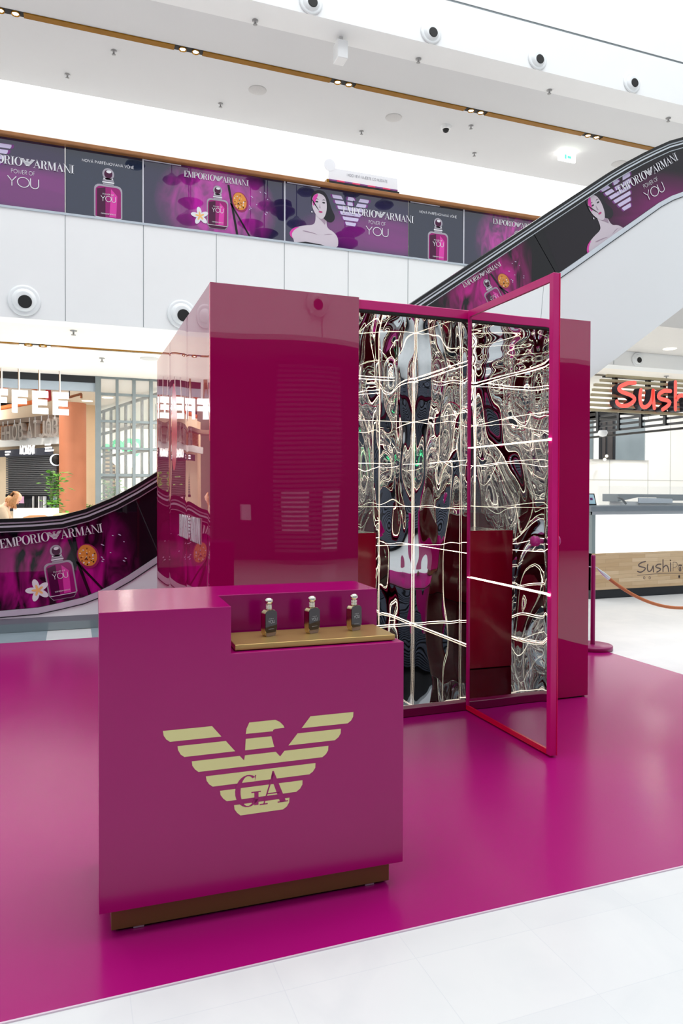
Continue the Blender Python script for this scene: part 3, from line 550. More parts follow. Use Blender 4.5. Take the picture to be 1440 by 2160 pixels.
# ------------------------------------------------------------------ mirrored magenta box (pop-up kiosk)
KX0, KX1, KY0, KY1, KH = .697, 3.178, 3.882, 6.44, 2.462
kio = thing('mirror_box', (KX0, KY0, 0), 'tall glossy magenta walk-in box lined with crinkled mirror film and light strips', 'kiosk'); O = (KX0, KY0, 0)
def wavy(b, axis, c, a0, a1, z0, z1, amp, M, seed, step=.03, flip=1, wl=1.0, edge=True, zfall=False):
    """sheet of reflective film or acrylic with real gentle waves; axis = normal axis"""
    rr = random.Random(seed); ws = [(rr.uniform(3, 9)/wl, rr.uniform(-7, 7)/wl, rr.uniform(0, 6.28), rr.uniform(.5, 1)) for _ in range(5)]+[(rr.uniform(12, 20)/wl, rr.uniform(-5, 5)/wl, rr.uniform(0, 6.28), .16+.14*zfall) for _ in range(2+2*zfall)]
    na = max(4, int((a1-a0)/step)); nz = max(4, int((z1-z0)/step)); v = []
    for j in range(nz+1):
        for i in range(na+1):
            a = a0+(a1-a0)*i/na; z = z0+(z1-z0)*j/nz
            d = sum(s_*math.sin(kx*a+kz*z+ph) for kx, kz, ph, s_ in ws)*amp
            if edge: d *= math.sin(PI*i/na)**.35 if 0 < i < na else 0
            if zfall: d *= .28+.95*min(1, max(0, (z-.6)/.9))
            v.append((c+d, a, z) if axis == 'X' else (a, c+d, z))
    f = [(j*(na+1)+i, j*(na+1)+i+1, (j+1)*(na+1)+i+1, (j+1)*(na+1)+i) for j in range(nz) for i in range(na)]
    return b.add(v, f, M, True)
# outside skins
b = Loc(O); wavy(b, 'Y', KY0, KX0, 1.551, .006, KH, .0008, ACRY, 11, .05, wl=2.2); b.box(KX0, KY0+.003, .006, 1.551, KY0+.03, KH, ACRY_E); b.build('front_panel', kio, label='wide front panel left of the opening')
b = Loc(O); wavy(b, 'Y', KY0, 2.325, KX1, .014, KH, .0008, ACRY, 12, .05, wl=2.2); b.box(2.325, KY0+.003, .014, KX1, KY0+.03, KH, ACRY_E); b.build('front_panel', kio, label='narrow front panel right of the door')
for k, (y0, y1) in enumerate(((KY0+.002, 4.712), (4.714, 5.586), (5.588, KY1))):
    b = Loc(O); wavy(b, 'X', KX0, y0, y1, .006, KH, .0020, ACRY, 21+k, .03, wl=2.9); b.box(KX0+.004, y0, .006, KX0+.03, y1, KH, ACRY_E); b.build('side_panel', kio)
b = Loc(O); b.box(KX1-.03, KY0+.03, .006, KX1, KY1, KH, ACRY).box(KX0+.03, KY1-.03, .006, KX1-.03, KY1, KH, ACRY); b.build('rear_panel', kio)
b = Loc(O); b.rbox(1.551, KY0+.012, 2.40, 2.325, KY0+.075, 2.455, FRAME, .003); b.box(1.551, KY0+.014, 2.388, 2.325, KY0+.05, 2.40, BLK); b.build('header', kio, label='magenta painted header over the opening')
b = Loc(O); b.rbox(1.545, KY0+.0, .006, 2.285, KY0+.06, .058, mat('plum_threshold', (120, 8, 70), .3, noise=.1), .003); b.build('threshold', kio)
for x in (2.40, 3.05): b = Loc(O); b.box(x, KY0+.01, .004, x+.09, KY0+.08, .014, BLK); b.build('foot', kio)
# side lettering, silver brand line on the left flank
b = Loc(O); SL = mat('silver_letters', (238, 238, 242), .25, metal=.3, noise=.02)
for p in BRAND: b.prism([(KX0-.004, 4.585-x*.85, 1.04+y*1.6) for x, y in p][::-1], (-.004, 0, 0), SL)
b.build('side_lettering', kio, label='small silver brand lettering on the left flank')
# mirrored inside
RX, BY, LX, FY = 3.12, 6.37, .76, 3.96
for k, (y0, y1) in enumerate(((FY, 4.55), (4.553, 5.45), (5.453, BY))):
    b = Loc(O); wavy(b, 'X', RX, y0, y1, .05, 2.43, .0036, MIRROR, 41+k, .018, wl=.85, zfall=True); b.build('mirror_film', kio)
for k, (x0, x1) in enumerate(((LX, 1.75), (1.753, 2.76), (2.763, RX))):
    b = Loc(O); wavy(b, 'Y', BY, x0, x1, .05, 2.43, .0036, MIRROR, 51+k, .018, wl=.85, zfall=True); b.build('mirror_film', kio)
b = Loc(O); wavy(b, 'X', LX, FY, BY, .05, 2.42, .004, MIRROR, 61, .03); b.build('mirror_film', kio)
b = Loc(O); wavy(b, 'Y', FY, LX, 1.53, .05, 2.42, .004, MIRROR, 62, .03); b.build('mirror_film', kio)
b = Loc(O); wavy(b, 'Y', FY, 2.35, RX, .05, 2.42, .004, MIRROR, 63, .03); b.build('mirror_film', kio)
b = Loc(O); nx = 60; v = []
for j in range(nx+1):
    for i in range(nx+1):
        x = LX+(RX-LX)*i/nx; y = FY+(BY-FY)*j/nx; v.append((x, y, .05+.0006*math.sin(5*x+3*y)))
b.add(v, [(j*(nx+1)+i, j*(nx+1)+i+1, (j+1)*(nx+1)+i+1, (j+1)*(nx+1)+i) for j in range(nx) for i in range(nx)], mat('mirror_floor', (110, 112, 118), .01, metal=1, noise=.02), True); b.build('mirror_floor', kio)
def led(p0, p1, r=.0016):
    b = Loc(O); b.tube([p0, p1], r, LED, 6); b.build('light_strip', kio)
for z, rr_ in ((.828, .0018), (1.20, .0006), (1.613, .0014), (2.02, .0007), (2.41, .0014), (.06, .0014)):  # the hair-thin wall strips are added to thicken the web of reflected light
    led((RX-.008, FY, z), (RX-.008, BY-.01, z), rr_); led((LX+.01, BY-.008, z), (RX-.01, BY-.008, z), rr_); led((LX+.008, FY, z), (LX+.008, BY-.01, z), rr_)
for x, y, rr_ in ((RX-.01, BY-.01, .0007), (RX-.008, 5.45, .0006), (RX-.008, 4.55, .0008), (2.76, BY-.008, .0006), (1.75, BY-.008, .001), (LX+.01, BY-.01, .0014), (2.36, FY+.01, .0014), (1.52, FY+.01, .0014)): led((x, y, .055), (x, y, 2.42), rr_)
b = Loc(O); n_ = 70; v = []
for j in range(n_+1):
    for i in range(n_+1):
        x = LX+(RX-LX)*i/n_; y = FY+(BY-FY)*j/n_; v.append((x, y, 2.425+.004*math.sin(4.1*x+2)*math.sin(3.3*y+1)+.002*math.sin(9*x-5*y)))
b.add(v, [(j*(n_+1)+i, j*(n_+1)+i+1, (j+1)*(n_+1)+i+1, (j+1)*(n_+1)+i) for j in range(n_) for i in range(n_)], MIRROR, True); b.build('mirror_ceiling', kio)
b = Loc(O); b.box(KX0+.03, KY0+.08, 2.44, KX1-.03, KY1-.03, 2.455, ACRY_E); b.build('roof', kio)
# plinth and glass case inside
ped = [(1.42, 4.62), (1.98, 4.62), (1.98, 5.2), (1.42, 5.2)]
b = Loc(O); b.rbox(1.42, 4.62, .052, 1.98, 5.2, 1.06, RED, .004); b.build('display_plinth', kio, label='crimson plinth just inside the opening')
b = Loc(O)
for x0, y0, x1, y1 in ((1.43, 4.63, 1.97, 4.634), (1.43, 5.186, 1.97, 5.19), (1.43, 4.634, 1.434, 5.186), (1.966, 4.634, 1.97, 5.186)): b.box(x0, y0, 1.062, x1, y1, 1.42, GLAZE)
b.box(1.43, 4.63, 1.42, 1.97, 5.19, 1.424, GLAZE); b.build('glass_case', kio, label='clear case on the plinth')
# open door, at right angles to the front, mirror film on its inner face
DX0, DX1, DY0, DY1 = 2.262, 2.299, 3.042, 3.878
door = Loc(O); door.rbox(DX0, DY0, .014, DX1, DY0+.034, 2.447, FRAME, .002); door.box(DX0+.001, DY0+.034, .014, DX1, DY1, .041, RED); door.box(DX0+.001, DY0+.034, 2.407, DX1, DY1, 2.446, FRAME)
door.box(DX0+.001, DY1-.02, .041, DX1, DY1, 2.407, FRAME); door.box(DX0+.02, DY0+.034, .041, DX1, DY1, 2.407, BLK); door = door.build('door', kio, label='open door edged in bright magenta')
b = Loc(O); b.box(DX1, DY0-.002, .014, DX1+.004, DY1, 2.447, ACRY_E); b.build('door_skin', door, label='bright red outer skin').parent = door
b = Loc(O); wavy(b, 'X', DX0+.008, DY0+.034, DY1-.002, .041, 2.407, .0011, MIRROR, 79, .022, wl=1.5); b.build('mirror_film', door)
for z in (.828, 1.613): b = Loc(O); b.tube([(DX0-.004, DY0+.02, z), (DX0-.004, DY1-.02, z)], .003, LED, 6); b.box(DX0-.01, DY0+.008, z-.006, DX0, DY0+.022, z+.006, LAMPW); b.build('light_strip', door)
b = Loc(O); zk, yk = 1.096, 3.122
b.lathe([(.001, -.056), (.0255, -.056), (.0265, -.053), (.0265, -.03), (.014, -.014), (.014, 0)], (DX0, yk, zk), KNOB, 28, 'X'); b.build('knob', door, label='round magenta knob on the mirror side')
b = Loc(O); b.lathe([(.014, 0), (.014, .014), (.0265, .03), (.0265, .053), (.0255, .056), (.001, .056)], (DX1+.004, yk, zk), KNOB, 28, 'X'); b.build('knob', door, label='round magenta knob on the outer side')
# ------------------------------------------------------------------ display counter
cn = thing('display_counter', (.0754, 2.2479, 0), 'stepped magenta counter with gold eagle emblem and gold plinth in front of the box', 'counter', rz=-.03017)
LX_, D_, N1, N2 = .979, .4985, .3923, .2495
ZB, ZM, ZT = .0903, .8398, .9878
b = MB(); v = [(0, 0), (LX_, 0), (LX_, D_), (0, D_)]
def faces():
    r = .0022
    prof = [(0, ZB), (LX_, ZB), (LX_, ZM), (N1, ZM), (N1, ZT), (0, ZT)]
    b.poly([(x, 0, z) for x, z in prof], LACQ)                                             # front
    b.poly([(0, 0, ZT), (N1, 0, ZT), (N1, N2, ZT), (LX_, N2, ZT), (LX_, D_, ZT), (0, D_, ZT)], LACQ)   # top
    b.poly([(N1, 0, ZM), (LX_, 0, ZM), (LX_, N2, ZM), (N1, N2, ZM)], LACQ)                 # step
    b.poly([(N1, 0, ZM), (N1, N2, ZM), (N1, N2, ZT), (N1, 0, ZT)], LACQ)
    b.poly([(N1, N2, ZM), (LX_, N2, ZM), (LX_, N2, ZT), (N1, N2, ZT)], LACQ)
    b.poly([(LX_, 0, ZB), (LX_, D_, ZB), (LX_, D_, ZT), (LX_, N2, ZT), (LX_, N2, ZM), (LX_, 0, ZM)], LACQ)
    b.poly([(0, D_, ZB), (0, 0, ZB), (0, 0, ZT), (0, D_, ZT)], LACQ)
    b.poly([(LX_, D_, ZB), (0, D_, ZB), (0, D_, ZT), (LX_, D_, ZT)], LACQ)
    b.poly([(0, 0, ZB), (0, D_, ZB), (LX_, D_, ZB), (LX_, 0, ZB)], LACQ)
faces(); body = b.build('body', cn)
bm = __import__('bmesh').new(); bm.from_mesh(body.data); __import__('bmesh').ops.remove_doubles(bm, verts=bm.verts, dist=1e-5); __import__('bmesh').ops.recalc_face_normals(bm, faces=bm.faces); bm.to_mesh(body.data); bm.free()
bv = body.modifiers.new('soft_edges', 'BEVEL'); bv.width = .0018; bv.segments = 2; bv.limit_method = 'ANGLE'
GP = mat('bronze_plinth', (116, 92, 46), .35, metal=.2, noise=.06, nscale=3)
b = MB(); b.rbox(.035, .038, .0135, LX_-.035, D_-.038, ZB+.002, GP, .0015); b.build('plinth', cn, label='bronze coloured recessed plinth')
b = MB(); b.box(.05, .052, .0045, LX_-.05, D_-.05, .0135, BLK); b.build('base_board', cn)
for x in (.1, .86): b = MB(); b.box(x, .046, .0045, x+.032, .0515, .0125, CHROME); b.build('leveling_foot', cn, label='small steel foot plate')
EM = mat('pale_gold_emblem', (222, 214, 150), .45, noise=.02)
b = MB()
for p in EAGLE: b.prism([(x, -.0002, z) for x, z in p], (0, -.0008, 0), EM)
b.build('emblem', cn, label='pale gold striped eagle emblem')
b = MB(); EM2 = LACQ
gs = [[(.403+x*.096, .352+y*.1) for x, y in p] for p in SERIF['G'][1]]+[[(.4835+x*.108, .352+y*.104) for x, y in p] for p in SERIF['A'][1]]
for p in gs: b.poly([(x, -.0013, z) for x, z in p], LACQ)
b.build('monogram', cn, label='magenta letters G A cut into the emblem')
b = MB(); b.rbox(.4095, .026, ZM+.003, .958, .2285, .8607, GOLD, .0012); b.box(.42, .04, ZM-.0, .95, .22, ZM+.0032, BLK); b.build('display_board', cn, label='gold board lying on the step')
# perfume bottles
BG = mat('dark_plum_perfume', (34, 8, 24), .04, ior=1.5, coat=1, noise=.2, nscale=30); BS = mat('gold_silver_edge', (216, 196, 160), .12, metal=1, noise=.05); CAP = mat('polished_silver_cap', (232, 228, 218), .06, metal=1, noise=.02); BC = mat('thick_clear_base', (190, 170, 180), .03, ior=1.45, trans=.7, coat=1, noise=.05)
def outline(k, z0=0, z1=.088):
    hw, hw2 = .0238*k, .0178*k; r = .0155
    o = [(-hw2, z0), (hw2, z0), (hw, z0+.012)]
    o += [(hw-r+r*math.cos(t), z1-r+r*math.sin(t)) for t in [PI/2*i/6 for i in range(7)]]+[(-hw+r+r*math.cos(t), z1-r+r*math.sin(t)) for t in [PI/2+PI/2*i/6 for i in range(7)]]+[(-hw, z0+.012)]
    return o
def perfume(lx, ly, label):
    T = Matrix.Translation((.0754, 2.2479, 0)) @ Matrix.Rotation(-.03017, 4, 'Z'); p = T @ Vector((lx, ly, .861))
    t = thing('perfume_bottle', tuple(p), label, 'perfume bottle', 'perfume bottles on the gold board', rz=.36)
    d = .0115
    q = MB(); q.prism([(x, -d, z) for x, z in outline(1.0)], (0, 2*d, 0), BS); q.build('glass_shell', t, label='gleaming rounded bottle edge')
    q = MB(); 
    for s_ in (-1, 1): q.prism([(x*.98, s_*(d+.0004), .013+z*.84) for x, z in outline(1.0, .0)][::s_], (0, s_*.0022, 0), BG)
    q.build('perfume', t, label='dark plum liquid seen through the face')
    q = MB(); q.prism([(x*1.02, -d-.001, z) for x, z in [(-.0165, .0004), (.0165, .0004), (.0218, .0125), (-.0218, .0125)]], (0, 2*d+.002, 0), BC); q.build('thick_base', t)
    q = MB(); pr = [(.008, .087)]
    for k in range(4): zz_ = .0895+.0042*k; pr += [(.0085, zz_), (.0112, zz_+.0008), (.0112, zz_+.0024), (.0085, zz_+.0032)]
    q.lathe(pr, (0, 0, 0), CAP, 24); q.build('ringed_collar', t)
    q = MB(); q.lathe([(.006, .1055)]+[(.0138*math.sin(a), .1165-.0118*math.cos(a)) for a in [PI*(.2+.8*i/10) for i in range(11)]], (0, 0, 0), CAP, 24); q.build('stopper', t, label='rounded silver stopper')
    q = MB(); tt, tw = sans('YOU', .1, .15)
    for pp in tt: q.poly([((x/tw-.5)*.026, -d-.0031, .044+y*.0095) for x, y in pp], I_W)
    tt, tw = sans('POWER OF', .12, .2)
    for pp in tt: q.poly([((x/tw-.5)*.018, -d-.0031, .0575+y*.0025) for x, y in pp], I_W)
    for pp in BRAND: q.poly([(x*.024, -d-.0031, .0235+y*.024) for x, y in pp], I_W)
    q.build('lettering', t, label='fine white lettering'); return t
p0 = perfume(.545, .139, 'dark perfume bottle with silver stopper, leftmost of three on the gold board')
for lx, ly, lab in ((.697, .142, 'dark perfume bottle with silver stopper, middle of three on the gold board'), (.852, .146, 'dark perfume bottle with silver stopper, rightmost of three on the gold board')):
    c = copy_tree(p0); c.location = (Matrix.Translation((.0754, 2.2479, 0)) @ Matrix.Rotation(-.03017, 4, 'Z')) @ Vector((lx, ly, .861)); c['label'] = lab
# ------------------------------------------------------------------ rope barrier
POST = mat('magenta_powder_coat', (150, 22, 100), .35, noise=.03)
def stanchion(x, y, label):
    t = thing('barrier_post', (x, y, .0045 if x < 4.2 else 0.001), label, 'barrier post', 'barrier posts')
    MB().lathe([(.001, 0), (.165, 0), (.165, .03), (.16, .035), (.03, .038), (.001, .038)], (0, 0, 0), POST, 40).build('base_disc', t)
    MB().lathe([(.019, .036), (.019, .79), (.016, .803), (.001, .806)], (0, 0, 0), POST, 20).build('pole', t)
    MB().tube([(-.02, 0, .70), (-.045, 0, .705)], .004, CHROME, 6).tube([(.02, 0, .70), (.045, 0, .69)], .004, CHROME, 6).build('hook', t); return t
stanchion(4.19, 5.06, 'slim magenta barrier post with round base at the right rear corner of the box'); c = stanchion(6.2, 5.0, 'slim magenta barrier post beyond the right end of the brown rope')
ROPE = mat('brown_velour_rope', (186, 106, 58), .6, noise=.15, nscale=60, bump=.3, bscale=150)
b = MB(); pts = []
for i in range(33):
    s_ = i/32; x = 4.235+s_*1.92; y = 5.06-.06*s_; pts.append((x, y, .69-4*.385*s_*(1-s_)))
t = thing('barrier_rope', (0, 0, 0), 'sagging brown velour rope hooked to the magenta post', 'rope')
b.tube(pts[1:-1], .0145, ROPE, 10); b.build('rope', t)
b = MB()
for a_, c_ in ((0, 2), (32, 30)): b.tube([pts[a_], pts[(a_+c_)//2], pts[c_]], [.005, .016, .017], CHROME, 10)
b.build('end_clip', t, label='steel end clip')
# ------------------------------------------------------------------ food court on the left
def vplane(p1, Y1, p2, Y2):
    """upright plane through two picture columns at known distances; normal faces the viewer"""
    a = at(p1, 1000, Y=Y1); c = at(p2, 1000, Y=Y2); d = Vector((c.x-a.x, c.y-a.y, 0)).normalized(); n = Vector((d.y, -d.x, 0))
    return a, (n if n.y < 0 else -n)
def pbox(b, pl, x0, y0, x1, y1, th, M, off=0.0, y0b=None, y1b=None):
    """board on an upright plane: corners by picture position, top edge follows the plane's perspective unless given"""
    A, B = atp(x0, y0, *pl), atp(x1, y1, *pl)
    z1 = A.z; z0 = atp(x0, y1, *pl).z; n = pl[1]
    P = [Vector((A.x, A.y, z0)), Vector((B.x, B.y, z0)), Vector((B.x, B.y, z1)), Vector((A.x, A.y, z1))]
    b.prism([p+n*(off+th) for p in P], -n*th, M); return A, B
TERRA = mat('terracotta_plaster', (196, 122, 88), .6, noise=.08, nscale=2)
p = at(153.5, 1000, Y=17.7)
b = Loc((p.x, p.y, 0)); b.lathe([(.293, 0.002), (.293, at(153, 851, Y=17.7).z)], (p.x, p.y, 0), TERRA, 40); b.build('round_column', label='round terracotta column behind the lit letters', cat='column')
# hanging illuminated letters
LETW = mat('illuminated_letter', (255, 255, 255), .4, emis=(240, 248, 255), es=1.5, noise=.01)
for i, (ch, x0, x1, yt, yb) in enumerate((('F', -8, 15, 819, 866), ('F', 25, 58, 822, 868.5), ('E', 68, 101.5, 824, 871), ('E', 111, 145, 826.5, 873.5))):
    Yc = 15.6; a = at(x0, (yt+yb)/2, Y=Yc); zt, zb = at(x0, yt, Y=Yc).z, at(x0, yb, Y=Yc).z; wd = (x1-x0)/34*.36*1.0; hh = zt-zb
    wd = at(x1, yt, Y=Yc).x-a.x
    lab = ('glowing white block letter F cut by the left edge of the frame', 'glowing white block letter F, first whole letter of the hanging sign', 'glowing white block letter E beside the F in the hanging sign', 'glowing white block letter E, last of the hanging sign before the column')[i]
    t = thing('hanging_letter', (a.x, Yc, zb), lab, 'sign letter', 'letters of the hanging sign')
    b = Loc((a.x, Yc, zb)); s_ = .33
    bars = [(0, 0, s_, 1), (s_, .74, 1, 1), (s_, .4, .93, .62)]+([(s_, 0, 1, .24)] if ch == 'E' else [])
    for u0, v0, u1, v1 in bars: b.box(a.x+u0*wd, Yc, zb+v0*hh, a.x+u1*wd, Yc+.14, zb+v1*hh, LETW)
    b.build('letter_body', t)
    b = Loc((a.x, Yc, zb)); b.box(a.x+wd*.38, Yc+.05, zt, a.x+wd*.38+.01, Yc+.07, 3.74, BRASS).box(a.x+wd*.38+.01, Yc+.05, zt, a.x+wd*.38+.035, Yc+.07, 3.74, WALL); b.build('hanging_rod', t)
# dark header and higher open ceiling inside
b = MB(); xr = at(201, 800, Y=16.1).x; b.box(-10, 16.1, 3.60, xr, 16.25, 3.74, DARK).box(-10, 16.12, 3.42, xr, 16.2, 3.62, mat('pale_blue_steel', (165, 178, 190), .3, metal=.2, noise=.05)); struct(b, 'trim_1')
ORNG = mat('orange_pipe', (205, 110, 55), .5, noise=.1); DRK = mat('dark_ceiling_void', (38, 40, 50), .8, noise=.2)
t = thing('ceiling_pipes', (-1.5, 18, 3.6), 'orange and red pipes under the dark open ceiling behind the hanging letters', 'pipes')
def pipe(px0, py0, Y0, px1, py1, Y1, r, M, nm='pipe'):
    q = Loc((-1.5, 18, 3.6)); q.tube([at(px0, py0, Y=Y0), at(px1, py1, Y=Y1)], r, M, 8); q.build(nm, t)
pipe(-10, 803, 17.2, 176, 808, 17.2, .055, ORNG); pipe(-10, 822, 17.5, 74, 804, 16.8, .03, ORNG); pipe(0, 808, 17.4, 100, 818, 17.8, .025, ORNG); pipe(30, 812, 17.4, 78, 822, 18, .02, ORNG)
pipe(101, 808, 18, 103, 845, 18, .06, mat('red_pipe', (176, 40, 48), .4, noise=.1)); pipe(-5, 862, 18, 105, 842, 18.5, .05, ORNG); pipe(145, 838, 17.5, 171, 831, 17.8, .03, mat('copper_pipe', (150, 92, 60), .3, metal=.4, noise=.1)); pipe(146, 812, 17.5, 146.3, 838, 17.5, .012, DARK); pipe(171, 831, 17.8, 171, 840, 17.8, .03, MATS['copper_pipe'])
pipe(-5, 796, 17.0, 60, 799, 17.0, .02, mat('grey_conduit', (90, 95, 105), .4, noise=.1))
# surrounding soffits
S1 = vplane(6, 20.5, 122, 18.5)
def wedge(pts, M, Y, th=.1):
    b = MB(); P = [at(x, y, Y=Y) for x, y in pts]; b.prism(P, (0, th, 0), M); return b
struct(wedge([(-30, 780), (190, 792), (120, 826), (70, 846), (-30, 868)], DRK, 22.0), 'wall_dark_void')
struct(wedge([(186, 806), (205, 806), (205, 1100), (-40, 1100), (-40, 872), (60, 852), (112, 830)], mat('peach_wall', (240, 214, 184), .6, noise=.03), 21.6), 'wall_food_court')
# slanted shop front with shutter, header sign and metal letters
shopw = mat('shop_surround', (236, 216, 190), .6, noise=.04)
O = tuple(atp(60, 1080, *S1)); O = (O[0], O[1], 0)
b = MB(); pbox(b, S1, -40, 862, 131, 1100, .1, shopw, -.25)
struct(b, 'wall_shop')
b = MB(); pbox(b, S1, -40, 892, 131, 901, .25, mat('brown_soffit', (118, 100, 88), .5, noise=.08), -.1); struct(b, 'trim_2')
b = MB()
for k in range(9): pbox(b, S1, -40, 901+k*3.2, 131, 903.2+k*3.2, .03, mat('timber_slats', (196, 136, 92), .5, noise=.2), -.12)
pbox(b, S1, -40, 931, 131, 946, .1, WALL, -.05); struct(b, 'trim_3')
SILV = mat('satin_metal_letter', (206, 198, 194), .3, metal=.6, noise=.05)
ws = 'HHOBATJOB'; xs_ = (3, 13, 26, 39, 57, 70, 83, 97, 111); wds = (7, 7, 9, 8, 10, 8, 9, 10, 10)
for i, (ch, x0, wd) in enumerate(zip(ws, xs_, wds)):
    sk = (x0+10)/120; yt = 902-18*sk; yb = 930-10*sk*.9-3*sk
    A0 = atp(x0, yt, S1[0], S1[1], .25); B0 = atp(x0+wd, yt, S1[0], S1[1], .25); zb_ = atp(x0, yb, S1[0], S1[1], .25).z
    d = Vector((B0.x-A0.x, B0.y-A0.y, 0)); L_ = d.length; d.normalize(); hh = A0.z-zb_; adv = SANS[ch][0]
    q = Loc((A0.x, A0.y, zb_))
    for pl in SANS[ch][1]:
        for quad in ribbon(pl, .2):
            q.prism([Vector((A0.x, A0.y, zb_))+d*(u/adv*L_)+Vector((0, 0, v*hh)) for u, v in quad], -S1[1]*.12, SILV)
    o = q.build('metal_letter', label='satin metal letter %s over the shop front, %s' % (ch, ('first at the left frame edge', 'second from the left', 'third from the left', 'fourth from the left', 'fifth, in the middle of the row', 'sixth from the left', 'third from the right', 'second from the right', 'last, beside the terracotta column')[i]), cat='sign letter', group='metal letters over the shop front')
    q = Loc((0, 0, 0)); c = Vector((A0.x, A0.y, 0))+d*(L_/2); q.o = Vector((A0.x, A0.y, zb_)); q.tube([c+Vector((0, 0, A0.z)), c+Vector((0, 0, A0.z+.12))], .01, CHROME, 6); q.build('hanger', o)
t = thing('shop_sign', O, 'dark shop header sign with white lettering above the grey roller shutter', 'sign')
q = Loc(O); pbox(q, S1, 6, 951, 121, 965, .1, mat('slate_sign_board', (62, 66, 80), .4, noise=.05), .11); q.build('board', t)
def ptext(q, pl, text, x0, y0, x1, y1, M, off, w=.16, dep=.02, gap=.22):
    A0 = atp(x0, y0, pl[0], pl[1], off); B0 = atp(x1, y0, pl[0], pl[1], off); zb_ = atp(x0, y1, pl[0], pl[1], off).z; hh = A0.z-zb_; d = Vector((B0.x-A0.x, B0.y-A0.y, 0)); L_ = d.length; d.normalize()
    ps, tw = sans(text, w, gap)
    for p_ in ps: q.prism([Vector((A0.x, A0.y, zb_))+d*(u/tw*L_)+Vector((0, 0, v*hh)) for u, v in p_], pl[1]*dep, M)
LT = mat('lit_lettering', (255, 255, 255), .4, emis=(255, 255, 255), es=.9, noise=.01)
q = Loc(O); ptext(q, S1, 'MOMENT', 43, 942, 74, 958, LT, .22, .17, .02, .12)
for tx, x0, y0, x1, y1 in (('MARKET', 96, 937, 108, 940), ('WEAR', 96, 943, 110, 946.5), ('ACCESSORY', 96, 949, 114, 952.5), ('MARKET', 12, 952, 23, 955), ('WEAR', 12, 957.5, 20, 960.5)): ptext(q, S1, tx, x0, y0, x1, y1, LT, .22, .15)
q.build('lettering', t, label='white lit lettering')
t = thing('roller_shutter', O, 'grey roller shutter half lowered over the shop front left of the terracotta column', 'shutter')
for k in range(22):
    q = Loc(O); yy = 964+k*3.85; pbox(q, S1, 18, yy, 121, yy+2.7, .05, mat('shutter_lath', (112, 114, 120), .35, metal=.3, noise=.08), .02)
    q.v = q.v
    if k == 0: acc = q
    else: acc.add(q.v, q.f, q.mats[0])
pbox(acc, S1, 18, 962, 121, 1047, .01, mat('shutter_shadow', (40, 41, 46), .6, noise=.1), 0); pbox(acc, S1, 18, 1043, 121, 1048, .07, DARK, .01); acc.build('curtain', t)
b = MB(); pbox(b, S1, 19, 1046, 121, 1078, .02, mat('dark_shop', (40, 44, 54), .6, noise=.15), -.02); struct(b, 'trim_4')
t = thing('round_sign', tuple(atp(120, 970, S1[0], S1[1], .3)), 'round black sign with glowing white rim beside the roller shutter', 'sign'); c = Vector(t.location)
MB().lathe([(.001, -.05), (.118, -.05), (.118, .03), (.001, .03)], (0, 0, 0), BLK, 32, 'Y').build('disc', t); MB().lathe([(.12, .03), (.135, .0), (.135, .05), (.12, .05)], (-.02, 0, 0), LETW, 32, 'Y').build('lit_rim', t)
# garments on the rail under the shutter
gm = [mat('garment_%s' % n, c, .8, noise=.2) for n, c in (('white', (225, 225, 228)), ('black', (28, 28, 34)), ('grey', (130, 130, 138)), ('navy', (40, 48, 70)), ('denim', (120, 150, 180)), ('pale', (205, 215, 225)))]
gx = [(69, 0), (73, 1), (77, 1), (81, 0), (84, 2), (88, 2), (92, 0), (95, 5), (99, 1), (103, 3), (106, 4), (110, 5), (114, 4), (118, 5)]
where = ('leftmost on the rail', 'second from the left on the rail', 'third from the left on the rail', 'fourth from the left on the rail', 'fifth from the left on the rail', 'sixth from the left on the rail', 'seventh on the rail', 'eighth on the rail', 'ninth on the rail', 'tenth on the rail', 'eleventh on the rail', 'twelfth on the rail', 'thirteenth on the rail', 'last on the rail next to the plant')
for i, ((gx_, ci), wr) in enumerate(zip(gx, where)):
    P0 = atp(gx_, 1047, S1[0], S1[1], .14); q = Loc(tuple(P0)); hw = .04; n = S1[1]; d = Vector((n.y, -n.x, 0)); d = d if d.x > 0 else -d
    prof = [(-.012, 0), (.012, 0), (.019, -.06), (.02, -.38-.03*(i % 3)), (-.02, -.38-.03*(i % 3)), (-.019, -.06)]
    q.prism([P0+d*u*1.0+Vector((0, 0, v)) for u, v in prof], -n*.03, gm[ci]); q.build('hanging_garment', label='%s garment, %s under the shutter' % (('white', 'black', 'grey', 'navy', 'denim blue', 'pale')[ci], wr), cat='garment', group='garments on the shop rail')
P0 = atp(58, 1050, S1[0], S1[1], .2); t = thing('poster_easel', tuple(P0), 'pink poster board on thin black easel legs in the half open shop', 'poster stand')
q = Loc(tuple(P0)); pbox(q, S1, 52.5, 1047, 67, 1061, .02, mat('pink_poster', (228, 178, 215), .5, noise=.1), .2); q.build('board', t)
for k, x in enumerate((53.5, 59, 66)): q = Loc(tuple(P0)); q.tube([atp(x, 1061, S1[0], S1[1], .2), atp(x-2+k, 1074, S1[0], S1[1], .22)], .012, BLK, 6); q.build('leg', t)
